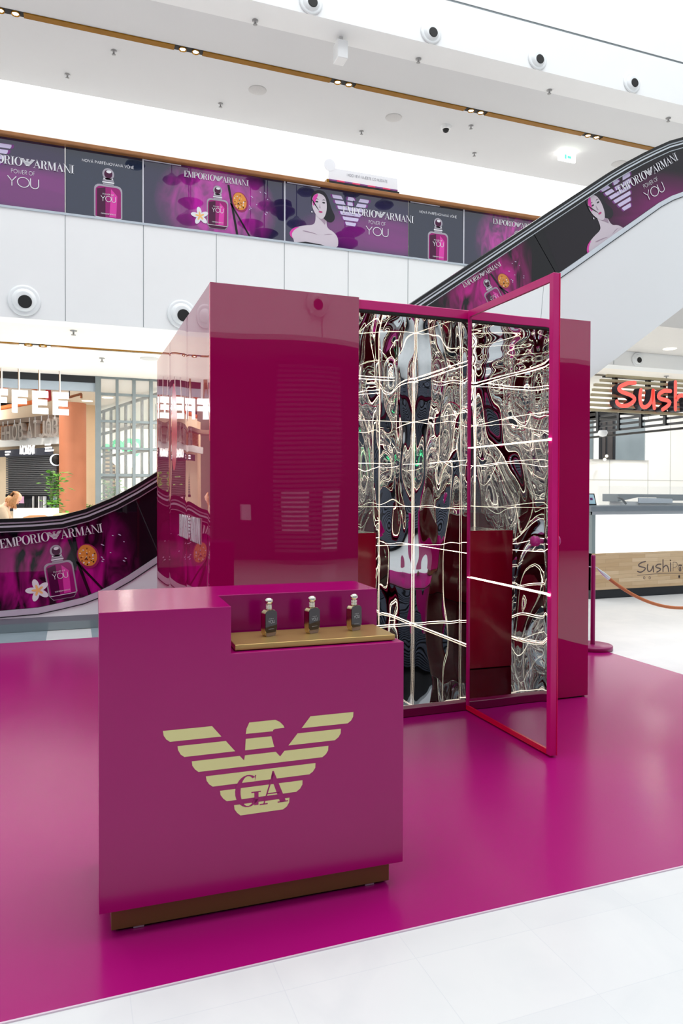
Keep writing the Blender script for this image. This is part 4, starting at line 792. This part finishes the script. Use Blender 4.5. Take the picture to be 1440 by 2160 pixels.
# booth wall, chairs, table
b = MB(); zt = at(80, 1072, Y=14.5).z; b.box(at(28, 1080, Y=14.5).x, 14.5, .002, at(124, 1080, Y=14.5).x, 14.65, zt, CREAM); b.build('booth_wall', label='low cream partition wall behind the seated person', cat='partition')
CH = mat('caramel_leather', (214, 158, 110), .4, noise=.05); CH2 = mat('pale_wood', (226, 196, 150), .5, noise=.1)
def chair(px, py, Y, M, label, tilt=0):
    p = at(px, py, Y=Y); top = p.z; t = thing('cafe_chair', (p.x, Y, 0), label, 'chair', 'cafe chairs by the booth wall', rz=tilt)
    MB().prism([(x, -.02, z) for x, z in ((-.2, top-.35), (.2, top-.35), (.235, top-.15), (.21, top-.03), (.12, top), (-.12, top), (-.21, top-.03), (-.235, top-.15))], (0, .04, 0), M).build('backrest', t)
    MB().rbox(-.22, -.45, .43, .22, 0, .48, M, .01).build('seat', t)
    for sx in (-.19, .19):
        for sy in (-.42, -.02): MB().tube([(sx, sy, .43), (sx*1.1, sy, .002)], .013, DARK, 6).build('leg', t)
    return t
chair(78, 1087, 13.1, CH, 'caramel rounded chair back showing over the escalator handrail')
chair(133, 1082, 12.4, CH2, 'pale wood chair near the foot of the terracotta column', .9)
TT = at(66, 1097, Y=12.1); t = thing('cafe_table', (TT.x, 12.1, 0), 'small pale table in front of the seated person', 'table')
MB().rbox(-.16, -.3, .72, .26, .3, .75, CH2, .01).build('tabletop', t); MB().lathe([(.25, .002), (.25, .02), (.03, .04), (.03, .72)], (0, 0, 0), DARK, 16).build('pedestal', t)
# seated person bowed over the table
COAT = mat('cream_jacket', (196, 170, 142), .7, noise=.12, nscale=14); HAIR = mat('strawberry_blond_hair', (205, 146, 96), .55, noise=.3, nscale=30); SKIN = mat('skin', (222, 172, 145), .5, noise=.03); NAVY = mat('dark_trousers', (48, 44, 62), .7, noise=.1)
def skinned(name, verts, edges, radii, M, parent, sub=2):
    me = bpy.data.meshes.new(name); me.from_pydata(verts, edges, []); me.materials.append(M); o = bpy.data.objects.new(name, me); COL.objects.link(o); o.parent = parent
    md = o.modifiers.new('skin', 'SKIN'); 
    for i, r in enumerate(radii): me.skin_vertices[0].data[i].radius = r if isinstance(r, tuple) else (r, r)
    me.skin_vertices[0].data[0].use_root = True
    sb = o.modifiers.new('sub', 'SUBSURF'); sb.levels = sub; sb.render_levels = sub
    for p in me.polygons: p.use_smooth = True
    md.use_smooth_shade = True; return o
hp = at(31, 1063, Y=12.0); PX, PZ = hp.x, hp.z
per = thing('person', (PX-.13, 12.0, .10), 'seated person in a cream jacket with long strawberry blond hair, head bowed over a table', 'person')
# body: pelvis, belly, chest, neck, head ; arms ; legs (local, facing +x)
vs = [(-.12, 0, .5), (-.12, 0, .68), (-.06, 0, .92), (0.02, 0, 1.03), (.1, 0, 1.08), (-.04, .17, .93), (.05, .2, .76), (.25, .1, .78), (-.04, -.17, .93), (.04, -.21, .76), (.24, -.12, .78), (.3, .1, .5), (.32, .1, .08), (.3, -.1, .5), (.32, -.1, .08), (.42, -.1, .04), (.42, .1, .04)]
es = [(0, 1), (1, 2), (2, 3), (3, 4), (2, 5), (5, 6), (6, 7), (2, 8), (8, 9), (9, 10), (0, 11), (11, 12), (0, 13), (13, 14), (14, 15), (12, 16)]
rs = [(.15, .17), (.14, .15), (.15, .12), (.055, .055), (.06, .06), .07, .05, .032, .07, .05, .032, .07, .045, .07, .045, .035, .035]
sk = skinned('body', vs, es, rs, SKIN, per)
skinned('jacket', [(-.12, 0, .52), (-.13, 0, .7), (-.06, 0, .92), (.0, 0, .99), (-.05, .18, .92), (.04, .22, .75), (.2, .13, .77), (-.05, -.18, .92), (.03, -.23, .75), (.19, -.15, .77)], [(0, 1), (1, 2), (2, 3), (2, 4), (4, 5), (5, 6), (2, 7), (7, 8), (8, 9)], [(.17, .19), (.165, .18), (.165, .15), .08, .1, .075, .055, .1, .075, .055], COAT, per)
skinned('trousers', [(-.1, 0, .5), (.3, .1, .5), (.32, .1, .12), (.3, -.1, .5), (.32, -.1, .12)], [(0, 1), (1, 2), (0, 3), (3, 4)], [(.17, .14), .085, .06, .085, .06], NAVY, per)
hd = MB(); hd.lathe([(.001, -.13), (.05, -.115), (.075, -.06), (.082, 0), (.08, .05), (.055, .095), (.001, .11)], (0, 0, 0), SKIN, 20); hd.lathe([(.001, -.02), (.012, -.012), (.001, .015)], (.086, 0, -.02), SKIN, 8)
for sy in (-.08, .08): hd.lathe([(.001, -.02), (.014, 0), (.001, .02)], (0, sy, -.01), SKIN, 8)
for sy in (-.03, .03): hd.lathe([(.001, -.006), (.008, 0), (.001, .006)], (.077, sy, .01), BLK, 8)
hd.lathe([(.001, -.004), (.018, 0), (.001, .004)], (.07, 0, -.065), mat('lips', (176, 96, 92), .5, noise=.05), 8)
o = hd.build('head', per); o.location = (.13, 0, 1.12); o.rotation_euler = (0, .75, 0)
hr_ = MB(); rr = random.Random(5)
for k in range(140):
    a = rr.uniform(-2.5, 2.5); a0 = PI+a*.8; r0 = .09; x0, y0 = r0*math.cos(a0), r0*math.sin(a0)
    hr_.tube([(.01*math.cos(a0), .01*math.sin(a0), .122), (x0*.75, y0*.75, .09), (x0*1.05, y0*1.05, .0), (x0*1.1+rr.uniform(-.02, .03), y0*1.15, -.08), (x0*1.0+rr.uniform(0, .08), y0*1.1, -.12-rr.random()*.06)], [.012, .015, .014, .011, .004], HAIR, 5)
o = hr_.build('hair', per); o.location = (.13, 0, 1.12); o.rotation_euler = (0, .5, 0); o.scale = (.92, .92, .85)
for sy in (.11, -.13):
    hb = MB(); hb.tube([(0, 0, 0), (.05, 0, 0), (.085, 0, -.005)], [.026, .036, .03], SKIN, 8)
    for f in range(4): hb.tube([(.075, (f-1.5)*.018, 0), (.115+(.01 if f in (1, 2) else 0), (f-1.5)*.02, -.005), (.135+(.012 if f in (1, 2) else 0), (f-1.5)*.02, -.022)], [.009, .0085, .006], SKIN, 6)
    hb.tube([(.03, -.03 if sy > 0 else .03, 0), (.07, -.052 if sy > 0 else .052, -.005), (.09, -.05 if sy > 0 else .05, -.015)], [.012, .01, .007], SKIN, 6)
    o = hb.build('hand', per); o.location = (.235, sy, .775)
t = thing('cafe_chair', (PX-.25, 12.0, .0), 'plain cafe stool under the seated person in the cream jacket', 'chair', 'cafe chairs by the booth wall'); MB().rbox(-.2, -.2, .4, .2, .2, .44, CH2, .01).build('seat', t)
for sx in (-.17, .17):
    for sy in (-.17, .17): MB().tube([(sx, sy, .4), (sx, sy, .002)], .015, DARK, 6).build('leg', t)
# potted plant by the column
LEAF = mat('bright_green_leaf', (104, 168, 56), .5, noise=.3, nscale=6); LEAF2 = mat('deep_green_leaf', (70, 120, 52), .5, noise=.3, nscale=6)
def plant(px, Y, zlo, zhi, rad, n, label, seed, nm='potted_plant', h0=0.0):
    rr = random.Random(seed); p = at(px, 1050, Y=Y); t = thing(nm, (p.x, Y, h0), label, 'plant')
    MB().lathe([(.001, .002), (.13, .002), (.17, .4), (.001, .4)], (0, 0, 0), mat('grey_planter', (170, 168, 170), .5, noise=.05), 20).build('pot', t)
    q = MB(); 
    for k in range(6): q.tube([(0, 0, .38), (rr.uniform(-.5, .5)*rad, rr.uniform(-.5, .5)*rad, (zlo+zhi)/2), (rr.uniform(-1, 1)*rad*.7, rr.uniform(-1, 1)*rad*.7, zhi)], [.012, .008, .004], mat('stem_green', (96, 110, 60), .6, noise=.1), 5)
    q.build('stem', t); q = MB()
    for k in range(n):
        c = Vector((rr.gauss(0, .45)*rad, rr.gauss(0, .45)*rad, rr.uniform(zlo, zhi))); a = rr.uniform(0, 6.28); L_ = rr.uniform(.1, .2); d = Vector((math.cos(a), math.sin(a), rr.uniform(-.5, .4))).normalized(); s_ = d.cross(Vector((0, 0, 1))).normalized()*L_*.3; up = Vector((0, 0, .015))
        q.add([c, c+d*L_*.5+s_, c+d*L_, c+d*L_*.5-s_, c+d*L_*.5+up], [(0, 1, 4), (1, 2, 4), (2, 3, 4), (3, 0, 4)], LEAF if k % 3 else LEAF2, True)
    q.build('foliage', t); return t
plant(115, 15.3, .8, 1.7, .2, 170, 'bright green leafy plant between the shop front and the terracotta column', 4)
# grid partitions
def grid(b, pl, xs, ys, wd, hd, M, th=.06, off=0, xe=None):
    pass
GPAR = MATS['grey_metal_frame']
t = thing('glass_partition', tuple(at(260, 1080, Y=16.1).xy)+(0,), 'tall grey steel grid screen from floor to ceiling beside the terracotta column', 'screen'); O = tuple(t.location)
zt = 3.735
def colx(px, Y=16.1): return at(px, 1000, Y=Y).x
for x0, x1, nm in ((201, 213, 'post'), (244, 250, 'upright'), (279, 286, 'upright'), (315, 322, 'upright'), (352, 359, 'upright')):
    q = Loc(O); q.box(colx(x0), 16.05, .003, colx(x1), 16.17, zt, GPAR); q.build(nm, t)
for y0, y1 in ((795, 799), (829, 834), (886, 891), (943, 948), (999, 1005), (1055, 1061)):
    z1, z0 = at(230, y0, Y=16.1).z, at(230, y1, Y=16.1).z; q = Loc(O); q.box(colx(213), 16.07, z0, colx(380), 16.15, z1, GPAR); q.build('rail', t)
q = Loc(O); q.box(colx(213), 16.10, .003, colx(380), 16.105, zt, GLAZE); q.build('pane', t)
G2 = vplane(180, 24, 331, 17.6)
t = thing('glass_partition', (atp(250, 1080, *G2).x, atp(250, 1080, *G2).y, 0), 'slanting brown steel grid wall seen through the grey grid screen', 'screen'); O = tuple(t.location); BRN = mat('brown_steel', (62, 58, 56), .4, metal=.2, noise=.08)
zt2 = atp(215, 868, *G2).z; zs = [zt2, atp(215, 915, *G2).z, atp(215, 963, *G2).z, atp(215, 1008, *G2).z, .02]
for x in (180, 187, 216, 231, 247, 262, 279, 296, 313, 330, 345):
    q = Loc(O); A_ = atp(x, 1000, *G2); B_ = atp(x+2.6, 1000, *G2); n = G2[1]
    q.prism([Vector((A_.x, A_.y, .003)), Vector((B_.x, B_.y, .003)), Vector((B_.x, B_.y, zt2)), Vector((A_.x, A_.y, zt2))], -n*.05, BRN); q.build('upright', t)
for z in zs:
    q = Loc(O); A_ = atp(178, 1000, *G2); B_ = atp(350, 1000, *G2); q.prism([Vector((A_.x, A_.y, z-.035)), Vector((B_.x, B_.y, z-.035)), Vector((B_.x, B_.y, z+.035)), Vector((A_.x, A_.y, z+.035))], -G2[1]*.06, BRN); q.build('rail', t)
# things behind the grid
BR = mat('glowing_shop_wall', (255, 252, 245), .5, emis=(255, 248, 236), es=.5, noise=.03)  # glow put into the wall colour to imitate a lit shop
b = MB(); b.box(-1.5, 27.5, .002, 5, 27.7, 3.6, BR); struct(b, 'wall_glowing_shop')
LOUV = mat('pale_louvre', (205, 170, 140), .6, noise=.1)
t = thing('louvre_screen', tuple(at(232, 1000, Y=25.5).xy)+(0,), 'tan louvred panel seen through the grid screen behind the green bush', 'louvre'); O = tuple(t.location)
q = Loc(O)
for k in range(19): z = .3+k*.13; q.box(colx(217, 25.5), 25.5, z, colx(243, 25.5), 25.54, z+.07, LOUV)
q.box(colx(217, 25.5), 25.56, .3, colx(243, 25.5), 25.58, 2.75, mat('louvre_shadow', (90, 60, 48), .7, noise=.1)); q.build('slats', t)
GLOBE = mat('globe_lamp', (255, 250, 235), .4, emis=(255, 246, 222), es=2.4, noise=.01)
for px, py, r, wr in ((195, 964, .26, 'far left of the grid screen beside the column'), (215, 967, .16, 'just right of the thick post of the grid screen'), (247, 962, .3, 'the largest, in the middle of the grid screen'), (275, 970, .26, 'right of the largest lamp in the grid screen'), (285, 992, .15, 'lowest, under the largest lamps in the grid screen'), (328, 966, .3, 'at the edge of the magenta box behind the grid screen'), (300, 974, .24, 'right part of the grid screen')):
    p = at(px, py, Y=23.5+(.55*(px % 3)) if px < 290 else 20.3); t = thing('globe_lamp', tuple(p), 'glowing globe lamp, '+wr, 'lamp', 'globe lamps behind the grid')
    MB().lathe([(r*.6*math.sin(a), -r*math.cos(a)) for a in [PI*i/12 for i in range(13)]], (0, 0, 0), GLOBE, 20).build('globe', t); MB().tube([(0, 0, r), (0, 0, 3.7-p.z)], .008, BLK, 5).build('cord', t)
t = thing('mirrored_letters', tuple(at(262, 945, Y=25.0)), 'green glowing rounded letters imitating a sign mirrored in the grid screen', 'sign'); O = tuple(t.location)
MINT = mat('mint_letters', (120, 225, 180), .5, emis=(70, 200, 140), es=.8, noise=.01)  # glowing shapes imitate the reflection of a green sign in the grid
for (cx, cy, rx, ry, a0, a1) in ((225, 953, 9, 12, 20, 160), (247, 945, 10, 14, 0, 360), (272, 941, 11, 12, 0, 360), (290, 944, 9, 14, 110, -110)):
    pts = [at(cx+rx*math.cos(math.radians(a0+(a1-a0)*i/14)), cy-ry*math.sin(math.radians(a0+(a1-a0)*i/14)), Y=25.0) for i in range(15)]
    q = Loc(O); q.tube(pts, .075, MINT, 8); q.build('letter', t)
t = plant(236, 19.7, .3, 1.6, .3, 260, 'bushy green plant behind the steel grid screen', 9)
t = plant(186, 19.0, .2, 1.0, .2, 90, 'small green plant at the right foot of the terracotta column', 12)
for px, py, wr in ((184, 846, 'beside the top of the terracotta column'), (227, 839, 'seen through the grid screen')): small('downlight', px, py, 3.735, [(.001, -.004), (.13, -.004), (.14, 0)], DL, 'lit round downlight '+wr, 'downlight', 24)
# ------------------------------------------------------------------ sushi bar on the right
SX0, SX1 = 6.10, 12.0
bar = thing('sushi_bar_counter', (SX0, 7.39, 0), 'long counter with glowing white band, pale wood front and dark kick board', 'counter'); O = (SX0, 7.39, 0)
WOOD = bpy.data.materials.new('butcher_block_wood'); WOOD.use_nodes = True
def _wood():
    N = WOOD.node_tree.nodes; L = WOOD.node_tree.links; b = N['Principled BSDF']; b.inputs['Roughness'].default_value = .5
    tc = N.new('ShaderNodeTexCoord'); mp = N.new('ShaderNodeMapping'); mp.inputs['Rotation'].default_value = (PI/2, 0, 0); L.new(tc.outputs['Object'], mp.inputs[0])
    br = N.new('ShaderNodeTexBrick'); br.inputs['Scale'].default_value = 1; br.inputs['Brick Width'].default_value = .42; br.inputs['Row Height'].default_value = .05; br.inputs['Mortar Size'].default_value = .001
    br.inputs['Color1'].default_value = lin(222, 196, 160); br.inputs['Color2'].default_value = lin(198, 166, 124); br.inputs['Mortar'].default_value = lin(170, 140, 105); L.new(mp.outputs[0], br.inputs[0])
    m2 = N.new('ShaderNodeMapping'); m2.inputs['Scale'].default_value = (3, 3, 40); L.new(tc.outputs['Object'], m2.inputs[0]); n = N.new('ShaderNodeTexNoise'); n.inputs['Scale'].default_value = 2; L.new(m2.outputs[0], n.inputs['Vector'])
    mx = N.new('ShaderNodeMixRGB'); mx.blend_type = 'MULTIPLY'; mx.inputs[0].default_value = .25; L.new(br.outputs[0], mx.inputs[1]); L.new(n.outputs[0], mx.inputs[2]); L.new(mx.outputs[0], b.inputs['Base Color'])
_wood()
GLOW = mat('lit_white_panel', (255, 255, 255), .3, emis=(255, 254, 248), es=1.05, noise=.01); STONE = mat('grey_stone_top', (118, 128, 136), .3, noise=.08)
q = Loc(O); q.rbox(SX0-.03, 7.37, 1.10, SX1, 8.1, 1.17, STONE, .004); q.box(SX0+.0, 7.395, 1.06, SX1, 7.42, 1.10, mat('pale_shadow_gap', (170, 178, 184), .5, noise=.03)); q.build('worktop', bar, label='grey stone top')
q = Loc(O); q.box(SX0+.055, 7.392, .575, SX1, 8.0, 1.06, GLOW); q.build('lit_panel', bar, label='glowing white band')
q = Loc(O); q.box(SX0, 7.396, .11, SX0+.055, 8.0, 1.10, mat('grey_green_end', (128, 142, 144), .4, noise=.05)); q.build('end_panel', bar)
q = Loc(O); q.box(SX0, 7.39, .115, SX1, 8.0, .575, WOOD); q.build('wood_front', bar, label='butcher block wood front')
q = Loc(O); q.box(SX0, 7.41, .003, SX1, 8.0, .115, DARK); q.build('kick_board', bar)
def script(b, pl, M, M2, w, Y, dep, ox, oy, sc):
    P = [(ox+x/sc, oy+y/sc) for x, y in pl]; 
    Q = []
    for i in range(len(P)-1):
        for k in range(3): Q.append((P[i][0]+(P[i+1][0]-P[i][0])*k/3, P[i][1]+(P[i+1][1]-P[i][1])*k/3))
    Q.append(P[-1])
    for _ in range(2): Q = [Q[0]]+[((Q[i-1][0]+2*Q[i][0]+Q[i+1][0])/4, (Q[i-1][1]+2*Q[i][1]+Q[i+1][1])/4) for i in range(1, len(Q)-1)]+[Q[-1]]
    R = [at(x, y, Y=Y) for x, y in Q]; R = [(p.x, p.z) for p in R]
    for qd in ribbon(R, w): b.prism([(x, Y, z) for x, z in qd], (0, dep, 0), M, M2)
    for c in (R[0], R[-1]): b.prism([(x, Y-.0006, z) for x, z in ell(c[0], c[1], w/2, w/2, 12)], (0, dep, 0), M, M2)
SU = {'S': [[(710, 1205), (600, 1207), (480, 1262), (460, 1310), (520, 1350), (640, 1385), (715, 1440), (690, 1495), (600, 1555), (500, 1560), (440, 1520), (435, 1490)]], 'u': [[(802, 1315), (785, 1400), (790, 1500), (820, 1570), (870, 1580), (930, 1540), (975, 1450), (985, 1325)], [(988, 1325), (990, 1440), (1005, 1590)]],
      's': [[(1250, 1332), (1160, 1322), (1080, 1365), (1062, 1425), (1110, 1455), (1200, 1470), (1250, 1500), (1210, 1560), (1130, 1612)]], 'h': [[(1325, 1195), (1325, 1610)], [(1325, 1480), (1380, 1400), (1440, 1392), (1500, 1440), (1505, 1610)]], 'i': [[(1590, 1400), (1592, 1605)], [(1588, 1290), (1590, 1294)]]}
COR = mat('coral_lit_face', (240, 100, 90), .4, emis=(250, 98, 84), es=.55, noise=.01); SIDE = mat('dark_letter_side', (38, 36, 50), .4, noise=.1)
for ch, lab in (('S', 'coral glowing script letter S on the timber slat canopy'), ('u', 'coral glowing script letter u on the timber slat canopy'), ('s', 'coral glowing small script letter s on the timber slat canopy'), ('h', 'coral script letter h at the right frame edge'), ('i', 'coral script letter i beyond the right frame edge')):
    p = at(1240+SU[ch][0][0][0]/7.2, 640+SU[ch][0][0][1]/7.2, Y=7.22); q = Loc((p.x, 7.22, p.z))
    for pl in SU[ch]: script(q, pl, COR, SIDE, .052, 7.22, .10, 1240, 640, 7.2)
    q.build('sign_letter', label=lab, cat='sign letter', group='coral script letters of the canopy sign')
q = Loc(O)
for pl, w_ in ([(x, 4.2) for x in ([(490, 295), (400, 312), (312, 370), (322, 412), (400, 432), (495, 452), (482, 500), (400, 560), (340, 566), (290, 540)], [(550, 370), (535, 450), (550, 530), (590, 550), (650, 510), (690, 370), (695, 555)], [(880, 362), (800, 360), (740, 420), (780, 450), (885, 472), (860, 520), (780, 560)], [(935, 250), (935, 545)], [(940, 450), (1000, 382), (1060, 410), (1078, 545)], [(1128, 330), (1128, 535)], [(1120, 262), (1124, 264)])]
        +[(x, 1.4) for x in ([(1190, 310), (1190, 530)], [(1190, 310), (1280, 310), (1305, 370), (1280, 430), (1195, 450)], [(285, 645), (450, 630), (700, 608), (1100, 590), (1440, 592)], ell(1368, 452, 55, 75, 14)+[(1423, 452)], ell(460, 705, 22, 35, 10)+[(482, 705)], ell(598, 705, 22, 35, 10)+[(620, 705)])]+[([(1368, 445), (1368, 520)], 7), ([(1335, 388), (1405, 388)], 4), ([(1345, 660), (1345, 690)], 8)]):
    script(q, pl, mat('brown_logo_print', (92, 78, 76), .5, noise=.03), MATS['brown_logo_print'], w_*.00385, 7.3885, .0012, 1320, 1160, 12)
q.build('logo', bar, label='brown hand lettered logo on the wood front')
# slat canopy
TIM = mat('olive_grey_timber', (176, 164, 130), .6, noise=.15, nscale=12); can = thing('slat_canopy', (6.6, 7.4, 2.36), 'timber slat canopy with black lattice side hanging over the counter', 'canopy'); O = (6.6, 7.4, 2.36)
CZ = [(790, 1275), (799, 1262), (809.5, 1249.5), (820, 1246), (830, 1243), (840, 1240), (850, 1238), (861, 1236)]
for k, (py, px) in enumerate(CZ):
    z1 = 2.82-k*.0625; q = Loc(O); xl = at(px, 830, Y=7.39).x; q.rbox(xl, 7.34, z1-.033, 9.2, 7.38, z1, TIM, .003); q.build('timber_slat', can, label='olive grey timber slat')
for x in (6.42, 6.95, 7.2, 7.62, 8.1): q = Loc(O); q.box(x, 7.38, 2.34, x+.05, 7.43, 2.8, BLK); q.build('bracket', can, label='black upright behind the slats')
q = Loc(O)
for Yp in (8.0,): q.box(6.3, 7.43, 2.795, 7.1, 7.47, 2.81, BLK)
q.build('top_batten', can)
CX = 8.47
for k in range(5):
    z = 2.36+k*.088; q = Loc(O); q.box(CX, 7.43, z, CX+.04, 12, z+.035, DARK); q.build('side_rail', can, label='black side rail')
for y in (7.6, 8.1, 8.6, 9.1, 9.6, 10.1, 10.8): q = Loc(O); q.box(CX-.03, y, 2.36, CX, y+.05, 2.76, DARK); q.build('side_upright', can, label='black side upright')
for y in (8.3, 9.3, 10.2): q = Loc(O); q.box(CX-.0, y, 2.62, CX+.5, y+.35, 2.74, BLK); q.build('ceiling_unit', can)
q = Loc(O); q.box(CX, 7.4, 2.28, CX+.05, 12, 2.31, BLK); q.build('lower_rail', can, label='black lower rail')
t = thing('dome_camera', tuple(at(1271, 912, Z=2.28)), 'white dome fitting under the black lattice of the canopy', 'camera'); MB().lathe([(.06, .03), (.075, 0), (.07, -.02), (.05, -.06), (.001, -.07)], (0, 0, 0), WALL, 20).build('housing', t)
# back wall, window and bench
b = MB(); TW = mat('glossy_white_tile', (244, 242, 236), .12, noise=.01)
b.box(8.0, 12.0, .002, 18, 12.2, 3.7, TW)
for px in (1285, 1366, 1413): x = at(px, 1000, Y=12).x; b.box(x-.006, 11.994, .01, x+.006, 12.0, 3.6, mat('tile_joint', (190, 190, 186), .5, noise=.02))
z = at(1366, 1013, Y=12).z; b.box(8.0, 11.994, z-.004, 14, 12.0, z+.004, MATS['tile_joint'])
struct(b, 'wall_sushi')
WG = mat('dim_window_glass', (130, 142, 148), .06, ior=1.7, noise=.2, nscale=2)
b = MB(); p0, p1 = at(1240, 905, Y=11.96), at(1359, 971, Y=11.96); b.box(p0.x, 11.96, p1.z, p1.x, 11.985, p0.z+.25, WG); x2 = at(1368, 900, Y=11.96).x
b.box(p1.x, 11.94, p1.z, x2, 11.985, p0.z+.25, WALL)
for a_, c_ in ((1252, 1262),): b.box(at(a_, 900, Y=11.94).x, 11.93, p1.z, at(c_, 900, Y=11.94).x, 11.96, p0.z+.2, WALL)
for a_, c_ in ((1263, 1266), (1268, 1270), (1278, 1281), (1293, 1298)): b.box(at(a_, 900, Y=11.94).x, 11.94, p1.z, at(c_, 900, Y=11.94).x, 11.96, p0.z+.2, DARK)
b.box(at(1263, 900, Y=11.95).x, 11.95, p1.z, at(1296, 900, Y=11.95).x, 11.965, p0.z+.2, mat('dark_reveal', (70, 66, 66), .3, noise=.2))
struct(b, 'window_1')
for px, py, wr in ((1279, 962, 'left of the pair in the small window over the counter'), (1275, 969, 'lower of the pair in the small window over the counter')):
    p = at(px, py, Y=11.8); q = MB(); q.lathe([(.03*math.sin(a), -.03*math.cos(a)) for a in [PI*i/8 for i in range(9)]], (0, 0, 0), GLOBE, 12); o = q.build('bulb_lamp', label='warm glowing bulb, '+wr, cat='lamp', group='bulbs in the small window'); o.location = p
t = thing('till_monitor', tuple(at(1247, 1066, Y=7.8)), 'tilted touch screen till at the left end of the sushi counter', 'monitor'); O = tuple(t.location)
def quadp(q, pts, Y, th, M): q.prism([at(x, y, Y=Y) for x, y in pts], (0, th, 0), M)
q = Loc(O); quadp(q, [(1232, 1041), (1253, 1041), (1258, 1066), (1232, 1066)], 7.8, .03, DARK); q.build('casing', t)
q = Loc(O); quadp(q, [(1234, 1043), (1251.5, 1043), (1256, 1063), (1234, 1063)], 7.795, .004, mat('screen_glow', (170, 200, 210), .3, emis=(160, 195, 210), es=.4, noise=.1)); q.build('screen', t, label='pale lit screen')
q = Loc(O); quadp(q, [(1244, 1050), (1249, 1050), (1250, 1055), (1245, 1055)], 7.79, .004, VIO); q.build('icon', t)
t = thing('display_cooler', tuple(at(1370, 1066, Y=7.75)), 'glass topped food display cooler with grey hood on the sushi counter', 'cooler'); O = tuple(t.location)
q = Loc(O); quadp(q, [(1303, 1042), (1420, 1043), (1500, 1044), (1500, 1056), (1419, 1056), (1419, 1050), (1345, 1049), (1303, 1058)], 7.7, .3, mat('hood_grey', (128, 138, 146), .25, metal=.4, noise=.15, nscale=4)); q.build('hood', t, label='grey metal hood')
q = Loc(O); quadp(q, [(1346, 1050), (1418, 1052), (1418, 1061), (1346, 1061)], 7.69, .01, mat('pale_blue_panel', (208, 218, 230), .3, noise=.05)); q.build('front_panel', t, label='pale blue front panel')
q = Loc(O); quadp(q, [(1308, 1058), (1345, 1058), (1345, 1065.5), (1308, 1065.5)], 7.72, .2, WALL); quadp(q, [(1350, 1061), (1440, 1061), (1440, 1064.5), (1350, 1064.5)], 7.75, .2, WALL); q.build('body', t)
q = Loc(O); q.tube([at(1303, 1049, Y=7.65), at(1312, 1053, Y=7.65), at(1320, 1063, Y=7.65)], .014, BLK, 6); q.build('hose', t, label='black hose')
t = thing('sneeze_guard', (8, 7.5, 1.17), 'clear glass guard standing along the top of the sushi counter', 'glass guard')
q = Loc((8, 7.5, 1.17)); q.box(6.25, 7.45, 1.172, 12, 7.458, 1.42, GLAZE); q.build('pane', t)
# ------------------------------------------------------------------ pendant lamps high in the hall (mirrored in the balustrade glass)
PLUM = mat('plum_glass_lamp', (70, 10, 40), .3, noise=.1); SMOKE = mat('smoked_glass_lamp', (70, 74, 82), .3, noise=.1, alpha=.75)
proto = {}
def pendant(px, py, Yl, kind, label):
    d = ray(px, py); t_ = YB/d.y; P = EYE+d*t_; d2 = Vector((d.x, -d.y, d.z)); Q = P+d2*((Yl-YB)/d2.y)
    t = thing('pendant_lamp', tuple(Q), label, 'pendant lamp', 'pendant lamps high in the hall')
    s_ = .34 if kind != 2 else .3; M = SMOKE if kind == 2 else PLUM
    prof = {0: [(.05, .3), (.16, .26), (.9, .0), (1, -.08), (.55, -.4), (.5, -.45), (.1, -.62)], 1: [(.7, .75), (.75, .45), (.5, .4), (1, .15), (.98, -.05), (.5, -.35), (.35, -.6), (.1, -.7)], 2: [(.2, .6), (.35, .4), (.9, .05), (1, -.15), (.7, -.4), (.1, -.5)]}[kind]
    MB().lathe([(a*s_, c*s_) for a, c in prof], (0, 0, 0), M, 20).build('shade', t); MB().tube([(0, 0, prof[0][1]*s_), (0, 0, 15-Q.z)], .012, BLK, 5).build('cord', t)
PD = ((285, 345, 2, -.9), (362, 378, 2, -2.2), (398, 375, 0, .2), (402, 425, 0, 2.4), (398, 460, 2, 4.2), (538, 385, 1, -1), (528, 470, 0, 3.6), (564, 432, 2, 1.6), (596, 447, 1, 3), (557, 490, 0, 5.2), (645, 403, 2, -.6), (625, 470, 2, 1.2), (742, 405, 2, .4), (745, 485, 0, 2.8), (810, 430, 2, 1.4), (727, 515, 1, 4.8))
for i, (px, py, kd, yl) in enumerate(PD): pendant(px, py, yl, kd, 'pendant lamp high in the hall, mirrored %s' % ('behind the left bottle advert,left in the fruit advert,above the fruit advert lettering,left of the flower,below left of the flower,right of the fruit advert lettering,low right in the fruit advert,right of the fruit,at the joint left of the portrait,bottom right of the fruit advert,over the head of the portrait,left of the portrait shoulder,above the blurred emblem,below the blurred emblem,over the brand line,lowest beside the portrait'.split(',')[i]))
